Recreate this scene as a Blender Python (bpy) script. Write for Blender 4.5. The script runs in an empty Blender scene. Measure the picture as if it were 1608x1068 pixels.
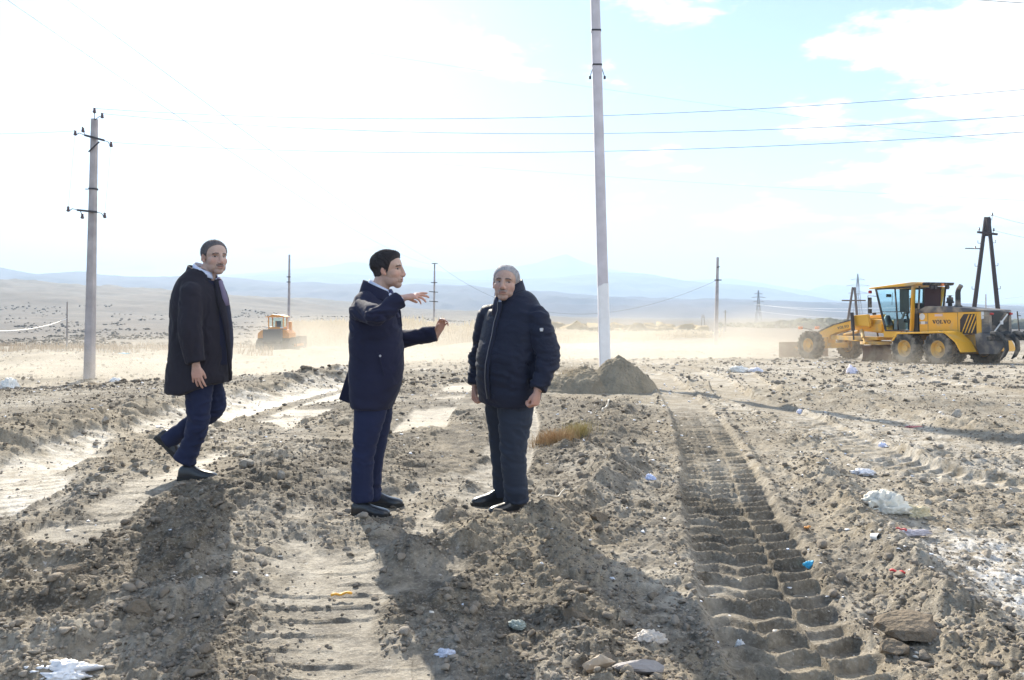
import bpy, math, random
import numpy as np
from mathutils import Vector, Matrix
R = math.radians
scene = bpy.context.scene
COL = scene.collection
# ------------------------------------------------------------------ camera
CAM_H = 1.40
cam = bpy.data.cameras.new('camera'); camo = bpy.data.objects.new('camera', cam); COL.objects.link(camo)
cam.sensor_width = 36.0; cam.lens = 28.0; cam.shift_y = -0.02736
cam.clip_start = 0.05; cam.clip_end = 60000
camo.location = (0, 0, CAM_H); camo.rotation_euler = (R(90), 0, 0)
scene.camera = camo
# ------------------------------------------------------------------ light
SUN_AZ = -19.0     # degrees from +Y towards +X
SUN_EL = 28.0
EXPOSURE = 1.38
HAZE = 0.00045
world = bpy.data.worlds.new('World'); scene.world = world; world.use_nodes = True
nt = world.node_tree; nt.nodes.clear()
N = nt.nodes.new; L = nt.links.new
out = N('ShaderNodeOutputWorld'); bg = N('ShaderNodeBackground'); bg.inputs[1].default_value = 0.082
sky = N('ShaderNodeTexSky'); sky.sky_type = 'NISHITA'; sky.sun_disc = False
sky.sun_elevation = R(SUN_EL); sky.sun_rotation = R(SUN_AZ)
sky.air_density = 1.0; sky.dust_density = 0.48; sky.ozone_density = 1.6; sky.altitude = 900
# clouds: a layer of broken cumulus, looked up on a flat deck above the place
tc = N('ShaderNodeTexCoord'); sep = N('ShaderNodeSeparateXYZ'); L(tc.outputs['Generated'], sep.inputs[0])
def wm(op, a, b=None, c=None, clamp=False):
    n = N('ShaderNodeMath'); n.operation = op; n.use_clamp = clamp
    for i, v in enumerate((a, b, c)):
        if v is None: continue
        if isinstance(v, (int, float)): n.inputs[i].default_value = v
        else: L(v, n.inputs[i])
    return n.outputs[0]
zz = wm('MAXIMUM', sep.outputs[2], 0.03)
den = wm('ADD', zz, 0.10)
cu = wm('DIVIDE', sep.outputs[0], den); cv = wm('DIVIDE', sep.outputs[1], den)
comb = N('ShaderNodeCombineXYZ'); L(cu, comb.inputs[0]); L(cv, comb.inputs[1]); comb.inputs[2].default_value = 2.7
n1 = N('ShaderNodeTexNoise'); n1.inputs['Scale'].default_value = 1.9; n1.inputs['Detail'].default_value = 9; n1.inputs['Roughness'].default_value = 0.60
L(comb.outputs[0], n1.inputs['Vector'])
cx_ = wm('MULTIPLY', wm('SUBTRACT', sep.outputs[0], 0.30), 0.55)           # more cloud to the right (east)
cov = wm('ADD', n1.outputs[0], wm('MINIMUM', wm('MAXIMUM', cx_, -0.05), 0.14))
ramp = N('ShaderNodeMapRange'); ramp.inputs[1].default_value = 0.505; ramp.inputs[2].default_value = 0.60; ramp.interpolation_type = 'SMOOTHSTEP'
L(cov, ramp.inputs[0])
mix = N('ShaderNodeMix'); mix.data_type = 'RGBA'
L(ramp.outputs[0], mix.inputs[0]); L(sky.outputs[0], mix.inputs[6])
n2 = N('ShaderNodeTexNoise'); n2.inputs['Scale'].default_value = 3.0; n2.inputs['Detail'].default_value = 5
L(comb.outputs[0], n2.inputs['Vector'])
cm = N('ShaderNodeMix'); cm.data_type = 'RGBA'; cm.inputs[6].default_value = (6.4, 6.5, 6.8, 1); cm.inputs[7].default_value = (9.6, 9.4, 9.2, 1)
L(n2.outputs[0], cm.inputs[0]); L(cm.outputs[2], mix.inputs[7])
L(mix.outputs[2], bg.inputs[0]); L(bg.outputs[0], out.inputs[0])

sun = bpy.data.lights.new('sun', 'SUN'); sun.energy = 4.9; sun.angle = R(0.55); sun.color = (1.0, 0.92, 0.77)
suno = bpy.data.objects.new('sun', sun); COL.objects.link(suno)
sd = Vector((math.sin(R(SUN_AZ)) * math.cos(R(SUN_EL)), math.cos(R(SUN_AZ)) * math.cos(R(SUN_EL)), math.sin(R(SUN_EL))))
suno.rotation_euler = sd.to_track_quat('Z', 'Y').to_euler(); suno.location = (0, 0, 30)
vs = scene.view_settings; vs.view_transform = 'Standard'; vs.look = 'None'; vs.gamma = 1.0; vs.exposure = EXPOSURE; vs.use_curve_mapping = False
cy = scene.cycles
scene.render.engine = 'CYCLES'
cy.max_bounces = 5; cy.diffuse_bounces = 2; cy.glossy_bounces = 2; cy.transmission_bounces = 4; cy.volume_bounces = 1; cy.transparent_max_bounces = 12
cy.volume_step_rate = 1.0; cy.volume_max_steps = 96; cy.use_denoising = True
cy.sample_clamp_indirect = 8

# ------------------------------------------------------------------ helpers
F = 1250.67
def col_at(px, Y): return (px - 804.0) / F * Y                      # world X of photo column px at depth Y
def z_at(py, Y): return CAM_H - (py - 490.0) / F * Y
def depth(py, z=0.0): return (CAM_H - z) * F / (py - 490.0)
def gpt(px, py, z=0.0):
    Y = depth(py, z); return (col_at(px, Y), Y)

def link(o, parent=None):
    COL.objects.link(o)
    if parent is not None: o.parent = parent
    return o
def tag(o, label=None, cat=None, group=None, kind=None):
    if label: o['label'] = label
    if cat: o['category'] = cat
    if group: o['group'] = group
    if kind: o['kind'] = kind
    return o
def empty(name, loc, rz=0.0):
    o = bpy.data.objects.new(name, None); o.location = loc; o.rotation_euler = (0, 0, rz); o.empty_display_size = 0.2
    return link(o)

def hash2(ix, iy, seed):
    h = (ix.astype(np.int64) * 374761393 + iy.astype(np.int64) * 668265263 + seed * 974634777) & 0xFFFFFFFF
    h = ((h ^ (h >> 13)) * 1274126177) & 0xFFFFFFFF
    h = (h ^ (h >> 16)) & 0xFFFFFF
    return h.astype(np.float64) / 16777216.0
def vnoise(x, y, seed=0):
    xi = np.floor(x); yi = np.floor(y); fx = x - xi; fy = y - yi
    ux = fx * fx * fx * (fx * (fx * 6 - 15) + 10); uy = fy * fy * fy * (fy * (fy * 6 - 15) + 10)
    a = hash2(xi, yi, seed); b = hash2(xi + 1, yi, seed); c = hash2(xi, yi + 1, seed); d = hash2(xi + 1, yi + 1, seed)
    return (a + (b - a) * ux) * (1 - uy) + (c + (d - c) * ux) * uy
def fbm(x, y, octv, seed=0, gain=0.5, lac=2.07):
    s = 0; a = 1.0; t = 0
    for i in range(octv):
        s = s + a * vnoise(x + 17.3 * i, y - 9.1 * i, seed + i * 7); t += a; a *= gain
        c_, s_ = math.cos(0.6), math.sin(0.6)
        x, y = (x * c_ - y * s_) * lac, (x * s_ + y * c_) * lac
    return s / t
def clods(x, y, size, seed, rmin=0.18, rmax=0.62, prob=1.0):
    """rounded lumps of earth: highest of the lumps seeded one to a cell"""
    X = x / size; Y = y / size; xi = np.floor(X); yi = np.floor(Y); best = np.zeros_like(X)
    for dx in (-1, 0, 1):
        for dy in (-1, 0, 1):
            cx = xi + dx; cy_ = yi + dy
            px = cx + 0.15 + 0.7 * hash2(cx, cy_, seed); py = cy_ + 0.15 + 0.7 * hash2(cx, cy_, seed + 1)
            rr = rmin + (rmax - rmin) * hash2(cx, cy_, seed + 2) ** 2
            k = hash2(cx, cy_, seed + 3); on = (hash2(cx, cy_, seed + 4) < prob)
            ex = X - px; ey = Y - py
            sx = 0.75 + 0.6 * k
            d2 = (ex * sx) ** 2 + (ey / sx) ** 2 + 0.35 * (k - 0.5) * ex * ey
            an = 6.283 * hash2(cx, cy_, seed + 6); tl = 1 + .75 * (ex * np.cos(an) + ey * np.sin(an)) / rr
            v = np.minimum(np.clip(1 - d2 / (rr * rr), 0, 1) ** 0.5, .72 * tl).clip(0) * rr * on * (0.5 + 0.6 * hash2(cx, cy_, seed + 5))
            best = np.maximum(best, v)
    return best * size
def sst(a, b, x):
    t = np.clip((x - a) / (b - a), 0, 1); return t * t * (3 - 2 * t)

class MB:
    """collects closed shapes into one mesh"""
    def __init__(self): self.v = []; self.f = []; self.m = []; self.mi = 0
    def add(self, vs_, fs):
        n = len(self.v); self.v.extend([tuple(p) for p in vs_]); self.f.extend([tuple(i + n for i in f) for f in fs]); self.m.extend([self.mi] * len(fs))
    def box(self, c, s, rot=None):
        hx, hy, hz = s[0] / 2, s[1] / 2, s[2] / 2
        P = [Vector((x, y, z)) for x in (-hx, hx) for y in (-hy, hy) for z in (-hz, hz)]
        if rot is not None: P = [rot @ p for p in P]
        P = [p + Vector(c) for p in P]
        self.add(P, [(0, 1, 3, 2), (4, 6, 7, 5), (0, 4, 5, 1), (2, 3, 7, 6), (0, 2, 6, 4), (1, 5, 7, 3)])
    def bar(self, a, b, w, h, up=(0, 0, 1)):
        a = Vector(a); b = Vector(b); t = (b - a).normalized(); s = t.cross(Vector(up))
        if s.length < 1e-4: s = t.cross(Vector((1, 0, 0)))
        s.normalize(); u = s.cross(t)
        P = []
        for p in (a, b):
            for i, j in ((-1, -1), (1, -1), (1, 1), (-1, 1)): P.append(p + s * (w / 2 * i) + u * (h / 2 * j))
        self.add(P, [(3, 2, 1, 0), (4, 5, 6, 7), (0, 1, 5, 4), (1, 2, 6, 5), (2, 3, 7, 6), (3, 0, 4, 7)])
    def cyl(self, a, b, r0, r1=None, n=16):
        r1 = r0 if r1 is None else r1
        self.tube([a, b], [r0, r1], n=n)
    def tube(self, pts, ra, rb=None, side=None, n=16, cap=True, exp=2.0, sides=None):
        """loft of (super)elliptic rings; ra along side, rb across it"""
        pts = [Vector(p) for p in pts]; k = len(pts)
        if rb is None: rb = ra
        if not hasattr(ra, '__len__'): ra = [ra] * k
        if not hasattr(rb, '__len__'): rb = [rb] * k
        V = []; A = None
        for i, p in enumerate(pts):
            t = (pts[min(i + 1, k - 1)] - pts[max(i - 1, 0)])
            if t.length < 1e-9: t = Vector((0, 0, 1))
            t.normalize()
            s0 = sides[i] if sides else side
            if s0 is not None: A = Vector(s0)
            elif A is None: A = Vector((1, 0, 0)) if abs(t.x) < 0.9 else Vector((0, 1, 0))
            A = A - t * A.dot(t)
            if A.length < 1e-6: A = t.orthogonal()
            A.normalize(); B = t.cross(A)
            for j in range(n):
                th = 2 * math.pi * j / n; c, s = math.cos(th), math.sin(th)
                if exp != 2.0:
                    c = math.copysign(abs(c) ** (2 / exp), c); s = math.copysign(abs(s) ** (2 / exp), s)
                V.append(p + A * (ra[i] * c) + B * (rb[i] * s))
        Fc = []
        for i in range(k - 1):
            for j in range(n):
                a = i * n + j; b = i * n + (j + 1) % n; Fc.append((a, b, b + n, a + n))
        if cap: Fc.append(tuple(reversed(range(n)))); Fc.append(tuple(range((k - 1) * n, k * n)))
        self.add(V, Fc)
    def ell(self, c, r, rot=None, n=16, m=10):
        V = []; c = Vector(c)
        for i in range(1, m):
            ph = math.pi * i / m
            for j in range(n):
                th = 2 * math.pi * j / n
                p = Vector((r[0] * math.sin(ph) * math.cos(th), r[1] * math.sin(ph) * math.sin(th), r[2] * math.cos(ph)))
                V.append(c + (rot @ p if rot is not None else p))
        top = Vector((0, 0, r[2])); bot = -top
        if rot is not None: top = rot @ top; bot = rot @ bot
        V.append(c + top); V.append(c + bot); T = len(V) - 2; B_ = T + 1
        Fc = []
        for i in range(m - 2):
            for j in range(n):
                a = i * n + j; b = i * n + (j + 1) % n; Fc.append((a, a + n, b + n, b))
        for j in range(n):
            Fc.append((T, j, (j + 1) % n)); Fc.append((B_, (m - 2) * n + (j + 1) % n, (m - 2) * n + j))
        self.add(V, Fc)
    def prism(self, poly, org, U, W, D):
        """polygon (u,v) in the plane org+uU+vW, thickened by vector D"""
        org = Vector(org); U = Vector(U); W = Vector(W); D = Vector(D); n = len(poly)
        P = [org + U * u + W * v for u, v in poly] + [org + U * u + W * v + D for u, v in poly]
        self.add(P, [tuple(reversed(range(n))), tuple(range(n, 2 * n))] + [(i, (i + 1) % n, (i + 1) % n + n, i + n) for i in range(n)])
    def mesh(self, name, mats, smooth=False):
        me = bpy.data.meshes.new(name); me.from_pydata(self.v, [], self.f); me.update()
        for m in (mats if isinstance(mats, (list, tuple)) else [mats]):
            me.materials.append(m)
        me.polygons.foreach_set('material_index', self.m)
        if smooth: me.polygons.foreach_set('use_smooth', [True] * len(me.polygons))
        return me
    def build(self, name, mats, parent=None, smooth=False, bevel=0.0, auto=False):
        o = bpy.data.objects.new(name, self.mesh(name, mats, smooth))
        import bmesh
        bm = bmesh.new(); bm.from_mesh(o.data); bmesh.ops.recalc_face_normals(bm, faces=bm.faces)
        if auto:
            for e in bm.edges:
                if len(e.link_faces) == 2 and e.calc_face_angle(0) > R(38): e.smooth = False
        bm.to_mesh(o.data); bm.free()
        if auto: o.data.polygons.foreach_set('use_smooth', [True] * len(o.data.polygons))
        if bevel:
            b = o.modifiers.new('bevel', 'BEVEL'); b.width = bevel; b.segments = 2; b.limit_method = 'ANGLE'; b.angle_limit = R(40)
        return link(o, parent)

def remesh(mb, voxel, smooth=6, fac=0.5):
    me = mb.mesh('tmp', []) if not mb.m else None
    me = bpy.data.meshes.new('tmp'); me.from_pydata(mb.v, [], mb.f); me.update()
    import bmesh
    bm = bmesh.new(); bm.from_mesh(me); bmesh.ops.recalc_face_normals(bm, faces=bm.faces); bm.to_mesh(me); bm.free()
    o = bpy.data.objects.new('tmp', me); COL.objects.link(o)
    r = o.modifiers.new('r', 'REMESH'); r.mode = 'VOXEL'; r.voxel_size = voxel; r.adaptivity = 0
    if smooth:
        s = o.modifiers.new('s', 'SMOOTH'); s.factor = fac; s.iterations = smooth
    dg = bpy.context.evaluated_depsgraph_get(); dg.update()
    me2 = bpy.data.meshes.new_from_object(o.evaluated_get(dg))
    bpy.data.objects.remove(o); bpy.data.meshes.remove(me)
    me2.polygons.foreach_set('use_smooth', [True] * len(me2.polygons))
    return me2
def get_co(me):
    a = np.empty(len(me.vertices) * 3); me.vertices.foreach_get('co', a); return a.reshape(-1, 3)
def set_co(me, a): me.vertices.foreach_set('co', np.ascontiguousarray(a).ravel()); me.update()
def get_no(me):
    a = np.empty(len(me.vertices) * 3, dtype=np.float32); me.vertex_normals.foreach_get('vector', a); return a.reshape(-1, 3).astype(float)
def set_col(me, name, rgb):
    at = me.color_attributes.new(name, 'FLOAT_COLOR', 'POINT')
    a = np.ones((len(me.vertices), 4), dtype=np.float32); a[:, :3] = rgb; at.data.foreach_set('color', a.ravel())

# ------------------------------------------------------------------ materials
def mat(name, color, rough=0.7, metal=0.0, spec=0.5, bump=None, vary=None, coat=0.0, sheen=0.0, dirt=None, alpha=None, transm=0.0, cscale=1.0):
    m = bpy.data.materials.new(name); m.use_nodes = True; t = m.node_tree; b = t.nodes['Principled BSDF']
    b.inputs['Base Color'].default_value = (*color, 1); b.inputs['Roughness'].default_value = rough; b.inputs['Metallic'].default_value = metal
    b.inputs['Specular IOR Level'].default_value = spec; b.inputs['Coat Weight'].default_value = coat; b.inputs['Sheen Weight'].default_value = sheen
    b.inputs['Transmission Weight'].default_value = transm
    tcn = t.nodes.new('ShaderNodeTexCoord')
    src = None
    def noise(scale, detail=5):
        n = t.nodes.new('ShaderNodeTexNoise'); n.inputs['Scale'].default_value = scale; n.inputs['Detail'].default_value = detail
        t.links.new(tcn.outputs['Object'], n.inputs['Vector']); return n
    if vary:   # (scale, amount)
        n = noise(vary[0]); hs = t.nodes.new('ShaderNodeMapRange'); hs.inputs[1].default_value = 0.3; hs.inputs[2].default_value = 0.7
        hs.inputs[3].default_value = 1 - vary[1]; hs.inputs[4].default_value = 1 + vary[1]; t.links.new(n.outputs[0], hs.inputs[0])
        mx = t.nodes.new('ShaderNodeVectorMath'); mx.operation = 'SCALE'; mx.inputs[0].default_value = color; t.links.new(hs.outputs[0], mx.inputs['Scale'])
        src = mx.outputs[0]
    if dirt:   # (colour, scale, threshold)
        n = noise(dirt[1], 8); mr = t.nodes.new('ShaderNodeMapRange'); mr.inputs[1].default_value = dirt[2] - 0.08; mr.inputs[2].default_value = dirt[2] + 0.12
        mr.inputs[4].default_value = 0.8
        t.links.new(n.outputs[0], mr.inputs[0]); mm = t.nodes.new('ShaderNodeMix'); mm.data_type = 'RGBA'; t.links.new(mr.outputs[0], mm.inputs[0])
        if src is not None: t.links.new(src, mm.inputs[6])
        else: mm.inputs[6].default_value = (*color, 1)
        mm.inputs[7].default_value = (*dirt[0], 1); src = mm.outputs[2]
        rm = t.nodes.new('ShaderNodeMapRange'); rm.inputs[3].default_value = rough; rm.inputs[4].default_value = 0.95; t.links.new(mr.outputs[0], rm.inputs[0]); t.links.new(rm.outputs[0], b.inputs['Roughness'])
    if src is not None: t.links.new(src, b.inputs['Base Color'])
    if bump:   # (scale, strength, distance)
        n = noise(bump[0], 6); bp = t.nodes.new('ShaderNodeBump'); bp.inputs['Strength'].default_value = bump[1]; bp.inputs['Distance'].default_value = bump[2]
        t.links.new(n.outputs[0], bp.inputs['Height']); t.links.new(bp.outputs[0], b.inputs['Normal'])
    return m
def mat_attr(name, attr, rough=0.5, spec=0.5, bump=None, sss=0.0):
    m = mat(name, (1, 1, 1), rough, spec=spec, bump=bump); t = m.node_tree; b = t.nodes['Principled BSDF']
    a = t.nodes.new('ShaderNodeAttribute'); a.attribute_name = attr; t.links.new(a.outputs['Color'], b.inputs['Base Color'])
    if sss: b.inputs['Subsurface Weight'].default_value = sss; b.inputs['Subsurface Radius'].default_value = (0.012, 0.004, 0.002); b.inputs['Subsurface Scale'].default_value = 1.0
    return m
# ------------------------------------------------------------------ the ground
PY_ = [-50, 0, 9, 15, 20, 29, 35, 50, 78, 120, 200, 400, 700, 7000]
PZ_ = [0, 0, 0, -.10, -.24, -.50, -.66, -1.08, -2.05, -3.1, -4.4, -6, -7, -8]
def base_z(x, y):
    z = np.interp(y, PY_, PZ_)
    z = z - 0.45 * sst(3, 11, -x) * sst(12, 24, y)
    z = z + 0.16 * np.exp(-(((x + 2.35) / 1.5) ** 2 + ((y - 6.3) / 1.9) ** 2))
    z = z + 0.10 * sst(4.4, 5.6, -x) * sst(4, 6, y) * (1 - sst(14, 20, y))
    return z
HX = [-900, -640, -450, -377, -300, -235, -170, -110, -58, 0, 54, 140, 400, 900]
HZ = [42, 44, 37, 34, 29, 24, 19, 14, 10.5, 6.5, 3.6, 1.2, 0, 0]
def hill_z(x, y):
    r = sst(110, 700, y) * (1 - 0.75 * sst(760, 1500, y))
    h = np.interp(x * 700 / np.maximum(y, 350) * np.minimum(y, 700) / 700 if False else x, HX, HZ)
    g = fbm(x / 90, y / 90, 5, 91) - 0.5
    g2 = 1 - np.abs(fbm(x / 38 + 0.4 * g, y / 60, 4, 93) * 2 - 1)
    return r * (h * (0.9 + 0.35 * g) + (g * 5 + g2 * 3.0 - 2) * sst(1, 10, h))
def poly_sd(x, y, P):
    best = np.full_like(x, 1e9); along = np.zeros_like(x); acc = 0
    for (ax, ay), (bx, by) in zip(P[:-1], P[1:]):
        dx, dy = bx - ax, by - ay; ll = dx * dx + dy * dy
        t = np.clip(((x - ax) * dx + (y - ay) * dy) / ll, 0, 1)
        d = np.hypot(x - ax - t * dx, y - ay - t * dy); m = d < best
        best = np.where(m, d, best); along = np.where(m, acc + t * math.sqrt(ll), along); acc += math.sqrt(ll)
    return best, along
def W(*pp): return [gpt(a, b) for a, b in pp]
def track_axis(pp):
    P = sorted(pp, key=lambda q: q[1]); ys = np.array([p[1] for p in P]); xs = np.array([p[0] for p in P])
    yy = np.linspace(ys[0], ys[-1], 200); xx = np.interp(yy, ys, xs)
    for _ in range(30): xx[1:-1] = 0.25 * xx[:-2] + 0.5 * xx[1:-1] + 0.25 * xx[2:]
    s = np.concatenate([[0], np.cumsum(np.hypot(np.diff(xx), np.diff(yy)))])
    return yy, xx, s
# axis, half width, lug pitch, depth, kind
TRACKS = [
 (track_axis([(1.35, 1.0)] + W((1262, 1060), (1228, 1000), (1190, 900), (1146, 800), (1117, 700), (1085, 640), (1057, 603)) + [(3.9, 21), (4.0, 27)]), .31, .180, .040, 'tyre'),
 (track_axis([(4.6, 4.2), (4.35, 6.2)] + W((1440, 745), (1330, 690), (1240, 650), (1150, 615)) + [(4.9, 19), (5.6, 27)]), .29, .18, .034, 'tyre'),
 (track_axis([(6.6, 5.2), (6.1, 8.0)] + W((1460, 660), (1330, 628), (1200, 605)) + [(6.8, 24)]), .30, .19, .034, 'tyre'),
 (track_axis([(8.8, 7.0), (8.9, 10.0), (9.4, 15), (10.5, 22)]), .30, .20, .03, 'tyre'),
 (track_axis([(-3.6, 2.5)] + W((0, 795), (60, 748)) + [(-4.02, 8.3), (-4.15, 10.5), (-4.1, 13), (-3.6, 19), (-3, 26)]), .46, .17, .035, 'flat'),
 (track_axis([(-2.3, 2.4), (-2.75, 4.2), (-2.85, 6), (-3.1, 9.2), (-3.0, 13), (-2.6, 20)]), .40, .17, .03, 'flat'),
 (track_axis([(-.62, 1.5), (-.78, 3.0), (-.98, 4.6), (-1.05, 7), (-1.12, 9.2), (-1.2, 13), (-1.0, 20)]), .32, .15, .028, 'flat'),
 (track_axis([(-.15, 1.5), (-.38, 3.6), (-.42, 5), (-.1, 7), (.1, 10), (.1, 14), (-.3, 20)]), .26, .15, .022, 'flat'),
 (track_axis([(-1.45, 1.5), (-1.5, 3.2), (-1.35, 5), (-1.6, 8)]), .25, .16, .02, 'flat'),
]
BERMS = [  # polyline, height, half width, cloddiness
 ([(-5.3, 4.5), (-4.95, 7.6), (-4.85, 11), (-4.75, 14.5), (-4.2, 18), (-3.5, 22)], .22, .55, 1.0),
 (W((985, 735), (955, 768), (850, 828), (740, 858), (650, 880)), .095, .20, 1.0),
 ([(1.5, 11.5), (1.05, 9.4), (.78, 8.0), (.85, 6.6)], .09, .40, 1.3),
 ([(2.75, 7.2), (2.5, 6.4), (2.15, 4.5), (1.9, 3.2), (1.8, 2.2)], .12, .20, .9),
 ([(-1.9, 7.6), (-1.95, 5.4), (-1.75, 4.2), (-1.35, 3.2), (-1.1, 2.4)], .045, .38, 1.5),
 ([(-3.4, 4.6), (-2.9, 4.35), (-2.35, 4.35)], .05, .16, .8),
 ([(-3.4, 3.9), (-2.6, 3.75), (-2.0, 3.85)], .055, .13, .7),
 ([(-3.0, 3.25), (-2.2, 3.25), (-1.75, 3.45)], .055, .12, .6),
 ([(.2, 5.2), (.22, 4.3), (.30, 3.4), (.25, 2.4)], .045, .22, 1.3),
 ([(3.3, 8.6), (4.2, 7.4), (5.6, 6.5)], .07, .25, 1.0),
 ([(5.0, 16), (6.5, 12.6), (8.6, 10.4)], .10, .35, 1.0),
 ([(-2.2, 10), (-2.3, 14), (-2.0, 18)], .06, .4, 1.4),
 ([(-9, 18), (-6.5, 17), (-5, 17.6), (-2.5, 21)], .16, .9, 1.2),
 (W((1085, 598), (1250, 624), (1400, 650), (1608, 696), (1800, 745)), .13, .26, .9),  # ridge added so that its shaded near side makes a second dark strip
]
def ground_fields(x, y, sp):
    """height plus masks; sp = local mesh spacing, which fades out detail too fine for it"""
    r = np.hypot(x, y)
    z = base_z(x, y) + hill_z(x, y)
    near = 1 - sst(45, 90, r)
    rough = np.full_like(x, 0.45)                       # how broken the surface is
    pale = sst(.50, .66, fbm(x / 1.1, y / 1.5, 4, 11)) * .60
    rt = sst(1.2, 3.5, x); pale = np.maximum(pale, rt * (.42 + .6 * sst(.40, .62, fbm(x / 1.1, y / 1.5, 4, 12))))
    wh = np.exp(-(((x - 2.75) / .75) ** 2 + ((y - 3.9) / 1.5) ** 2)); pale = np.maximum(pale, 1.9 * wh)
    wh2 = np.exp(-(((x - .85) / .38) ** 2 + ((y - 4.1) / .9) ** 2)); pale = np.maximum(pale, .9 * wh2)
    dark = sst(.40, .58, fbm(x / 1.5 + 5, y / 2.4, 4, 21)) * (1 - .75 * rt)
    dark = np.maximum(dark, sst(4.6, 5.4, -x) * (1 - sst(17, 20, y)) * .9)
    flat = np.zeros_like(x); trk = np.zeros_like(x); dz = np.zeros_like(x)
    cl_amt = np.zeros_like(x) + (.6 + .35 * (1 - rt)) * sst(.47 - .07 * (1 - rt), .64, fbm(x / .9, y / 1.1, 3, 31))
    wob = (fbm(x * 1.3, y * 1.3, 3, 41) - .5)
    for (yy, xx, ss), hw, pitch, dep, kind in TRACKS:
        m = (y > yy[0]) & (y < yy[-1]) & (r < 32)
        if not m.any(): continue
        ym = y[m]; ax = np.interp(ym, yy, xx); sl = np.interp(ym, yy, np.gradient(xx, yy)); s = np.interp(ym, yy, ss)
        dx = (x[m] - ax); u = dx / np.sqrt(1 + sl * sl) + .05 * wob[m]; s = s + u * sl; au = np.abs(u) / hw
        ends = sst(yy[0], yy[0] + .6, ym) * (1 - sst(yy[-1] - 1.5, yy[-1], ym))
        inside = (1 - sst(.88, 1.10, au)) * ends
        fine = np.clip(1.6 - sp[m] / .035, 0, 1)
        if kind == 'tyre':
            keep = sst(.16, .34, fbm(x[m] * 1.1, y[m] * 1.1, 3, 51))
            un = u / hw; lane = .40 * sst(.28, .36, un) + .12 * sst(-.50, -.38, -un)
            zig = np.abs(((un * 1.25 + .35) % 1) - .5) * 2
            ph = s / pitch + lane + .34 * zig + .30 * wob[m] + .14 * (vnoise(x[m] * 9, y[m] * 9, 57) - .5)
            fr = ph - np.floor(ph); lid = np.floor(ph)
            ridge = np.where(fr < .20, fr / .20, np.clip(1 - (fr - .20) / .55, 0, 1) ** 1.5)
            gap = 1 - .25 * np.exp(-((np.abs(un) - .33) / .04) ** 2)
            amp_ = .65 + .55 * hash2(lid, lid * 0, 59)
            h = (-dep + dep * 1.25 * ridge * gap * amp_ * (.6 + .6 * fbm(x[m] * 7, y[m] * 7, 3, 53)) * fine) * inside * (.25 + .75 * keep)
            h = h + .022 * np.exp(-((au - 1.16) / .13) ** 2) * ends
            dz[m] = dz[m] * (1 - inside) + h
            trk[m] = np.maximum(trk[m], inside); cl_amt[m] *= (1 - .95 * inside); rough[m] *= (1 - .75 * inside)
            cl_amt[m] = np.maximum(cl_amt[m], .7 * np.exp(-((au - 1.3) / .22) ** 2) * ends)
        else:
            brk = fbm(x[m] * .9 + 3, y[m] * .55, 4, 61)
            keep = sst(.44, .53, brk + (.10 if hw > .44 else 0.0) * (1 - sst(.6, 1.1, au)))
            ins = inside * keep
            fr = (s / pitch + .5 * wob[m] + .10 * (vnoise(x[m] * 8, y[m] * 8, 63) - .5)) % 1
            gr = np.clip(1 - np.abs(fr - .5) / .13, 0, 1) * .016 * fine * sst(.38, .60, fbm(x[m] * 2.6, y[m] * 2.6, 3, 66))
            lg = (np.abs(((u / .075 + .5 * wob[m]) % 1) - .5) < .12) * .006 * fine * sst(.45, .6, fbm(x[m] * 2.1 + 7, y[m] * 1.1, 3, 67)) * np.clip(1.4 - sp[m] / .02, 0, 1)
            h = (-dep + gr - lg) * ins
            dz[m] = dz[m] * (1 - ins) + h
            flat[m] = np.maximum(flat[m], ins); cl_amt[m] = cl_amt[m] * (1 - ins) + .55 * inside * (1 - keep); rough[m] *= (1 - .9 * ins)
            if hw > .44: pale[m] = np.maximum(pale[m], (.85 + .5 * fbm(x[m] * 1.3, y[m] * .8, 3, 68)) * ins)  # sun glare on the wide compacted strip, painted in as paler soil
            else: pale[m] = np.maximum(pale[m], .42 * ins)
    for P, hh, hw, cd in BERMS:
        xs = [p[0] for p in P]; ys = [p[1] for p in P]
        m = (x > min(xs) - 3 * hw) & (x < max(xs) + 3 * hw) & (y > min(ys) - 3 * hw) & (y < max(ys) + 3 * hw)
        if not m.any(): continue
        d, al = poly_sd(x[m], y[m], P)
        d = d + .35 * hw * (wob[m] * 2)
        g = np.exp(-(d / hw) ** 2); tm = trk[m]
        dz[m] = dz[m] + hh * g * (.6 + .8 * fbm(x[m] * 1.7, y[m] * 1.7, 3, 71)) * (1 - .8 * tm)
        cl_amt[m] = np.maximum(cl_amt[m], np.clip(cd * np.exp(-(d / (1.5 * hw)) ** 2), 0, 1.2) * (1 - tm)); flat[m] *= 1 - np.clip(g * 1.2, 0, 1); rough[m] = np.maximum(rough[m], g)
    # general unevenness and clods
    def fw(size): return np.clip(1.5 - sp / (size * .5), 0, 1)
    z = z + dz * np.where(r < 32, 1, 0)
    z = z + (fbm(x / 2.6, y / 2.6, 3, 5) - .5) * .08 * near * (1 - .5 * flat) + (fbm(x / 14, y / 14, 3, 6) - .5) * .5 * sst(12, 40, r)
    q = (1 - .96 * flat) * (1 - .85 * trk)
    z = z + (fbm(x / .34, y / .34, 4, 7, .55) - .5) * .072 * q * near * (.4 + rough) * fw(.2)
    ter = fbm(x / .16, y / .16, 4, 8, .6); z = z + (np.abs(ter - .5) * -.09 + .015) * q * near * (.3 + rough) * fw(.08)
    wx = x + .03 * (vnoise(x * 18, y * 18, 3) - .5); wy = y + .03 * (vnoise(x * 18, y * 18, 4) - .5)
    cm_ = np.clip(cl_amt, 0, 1.2)
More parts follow.
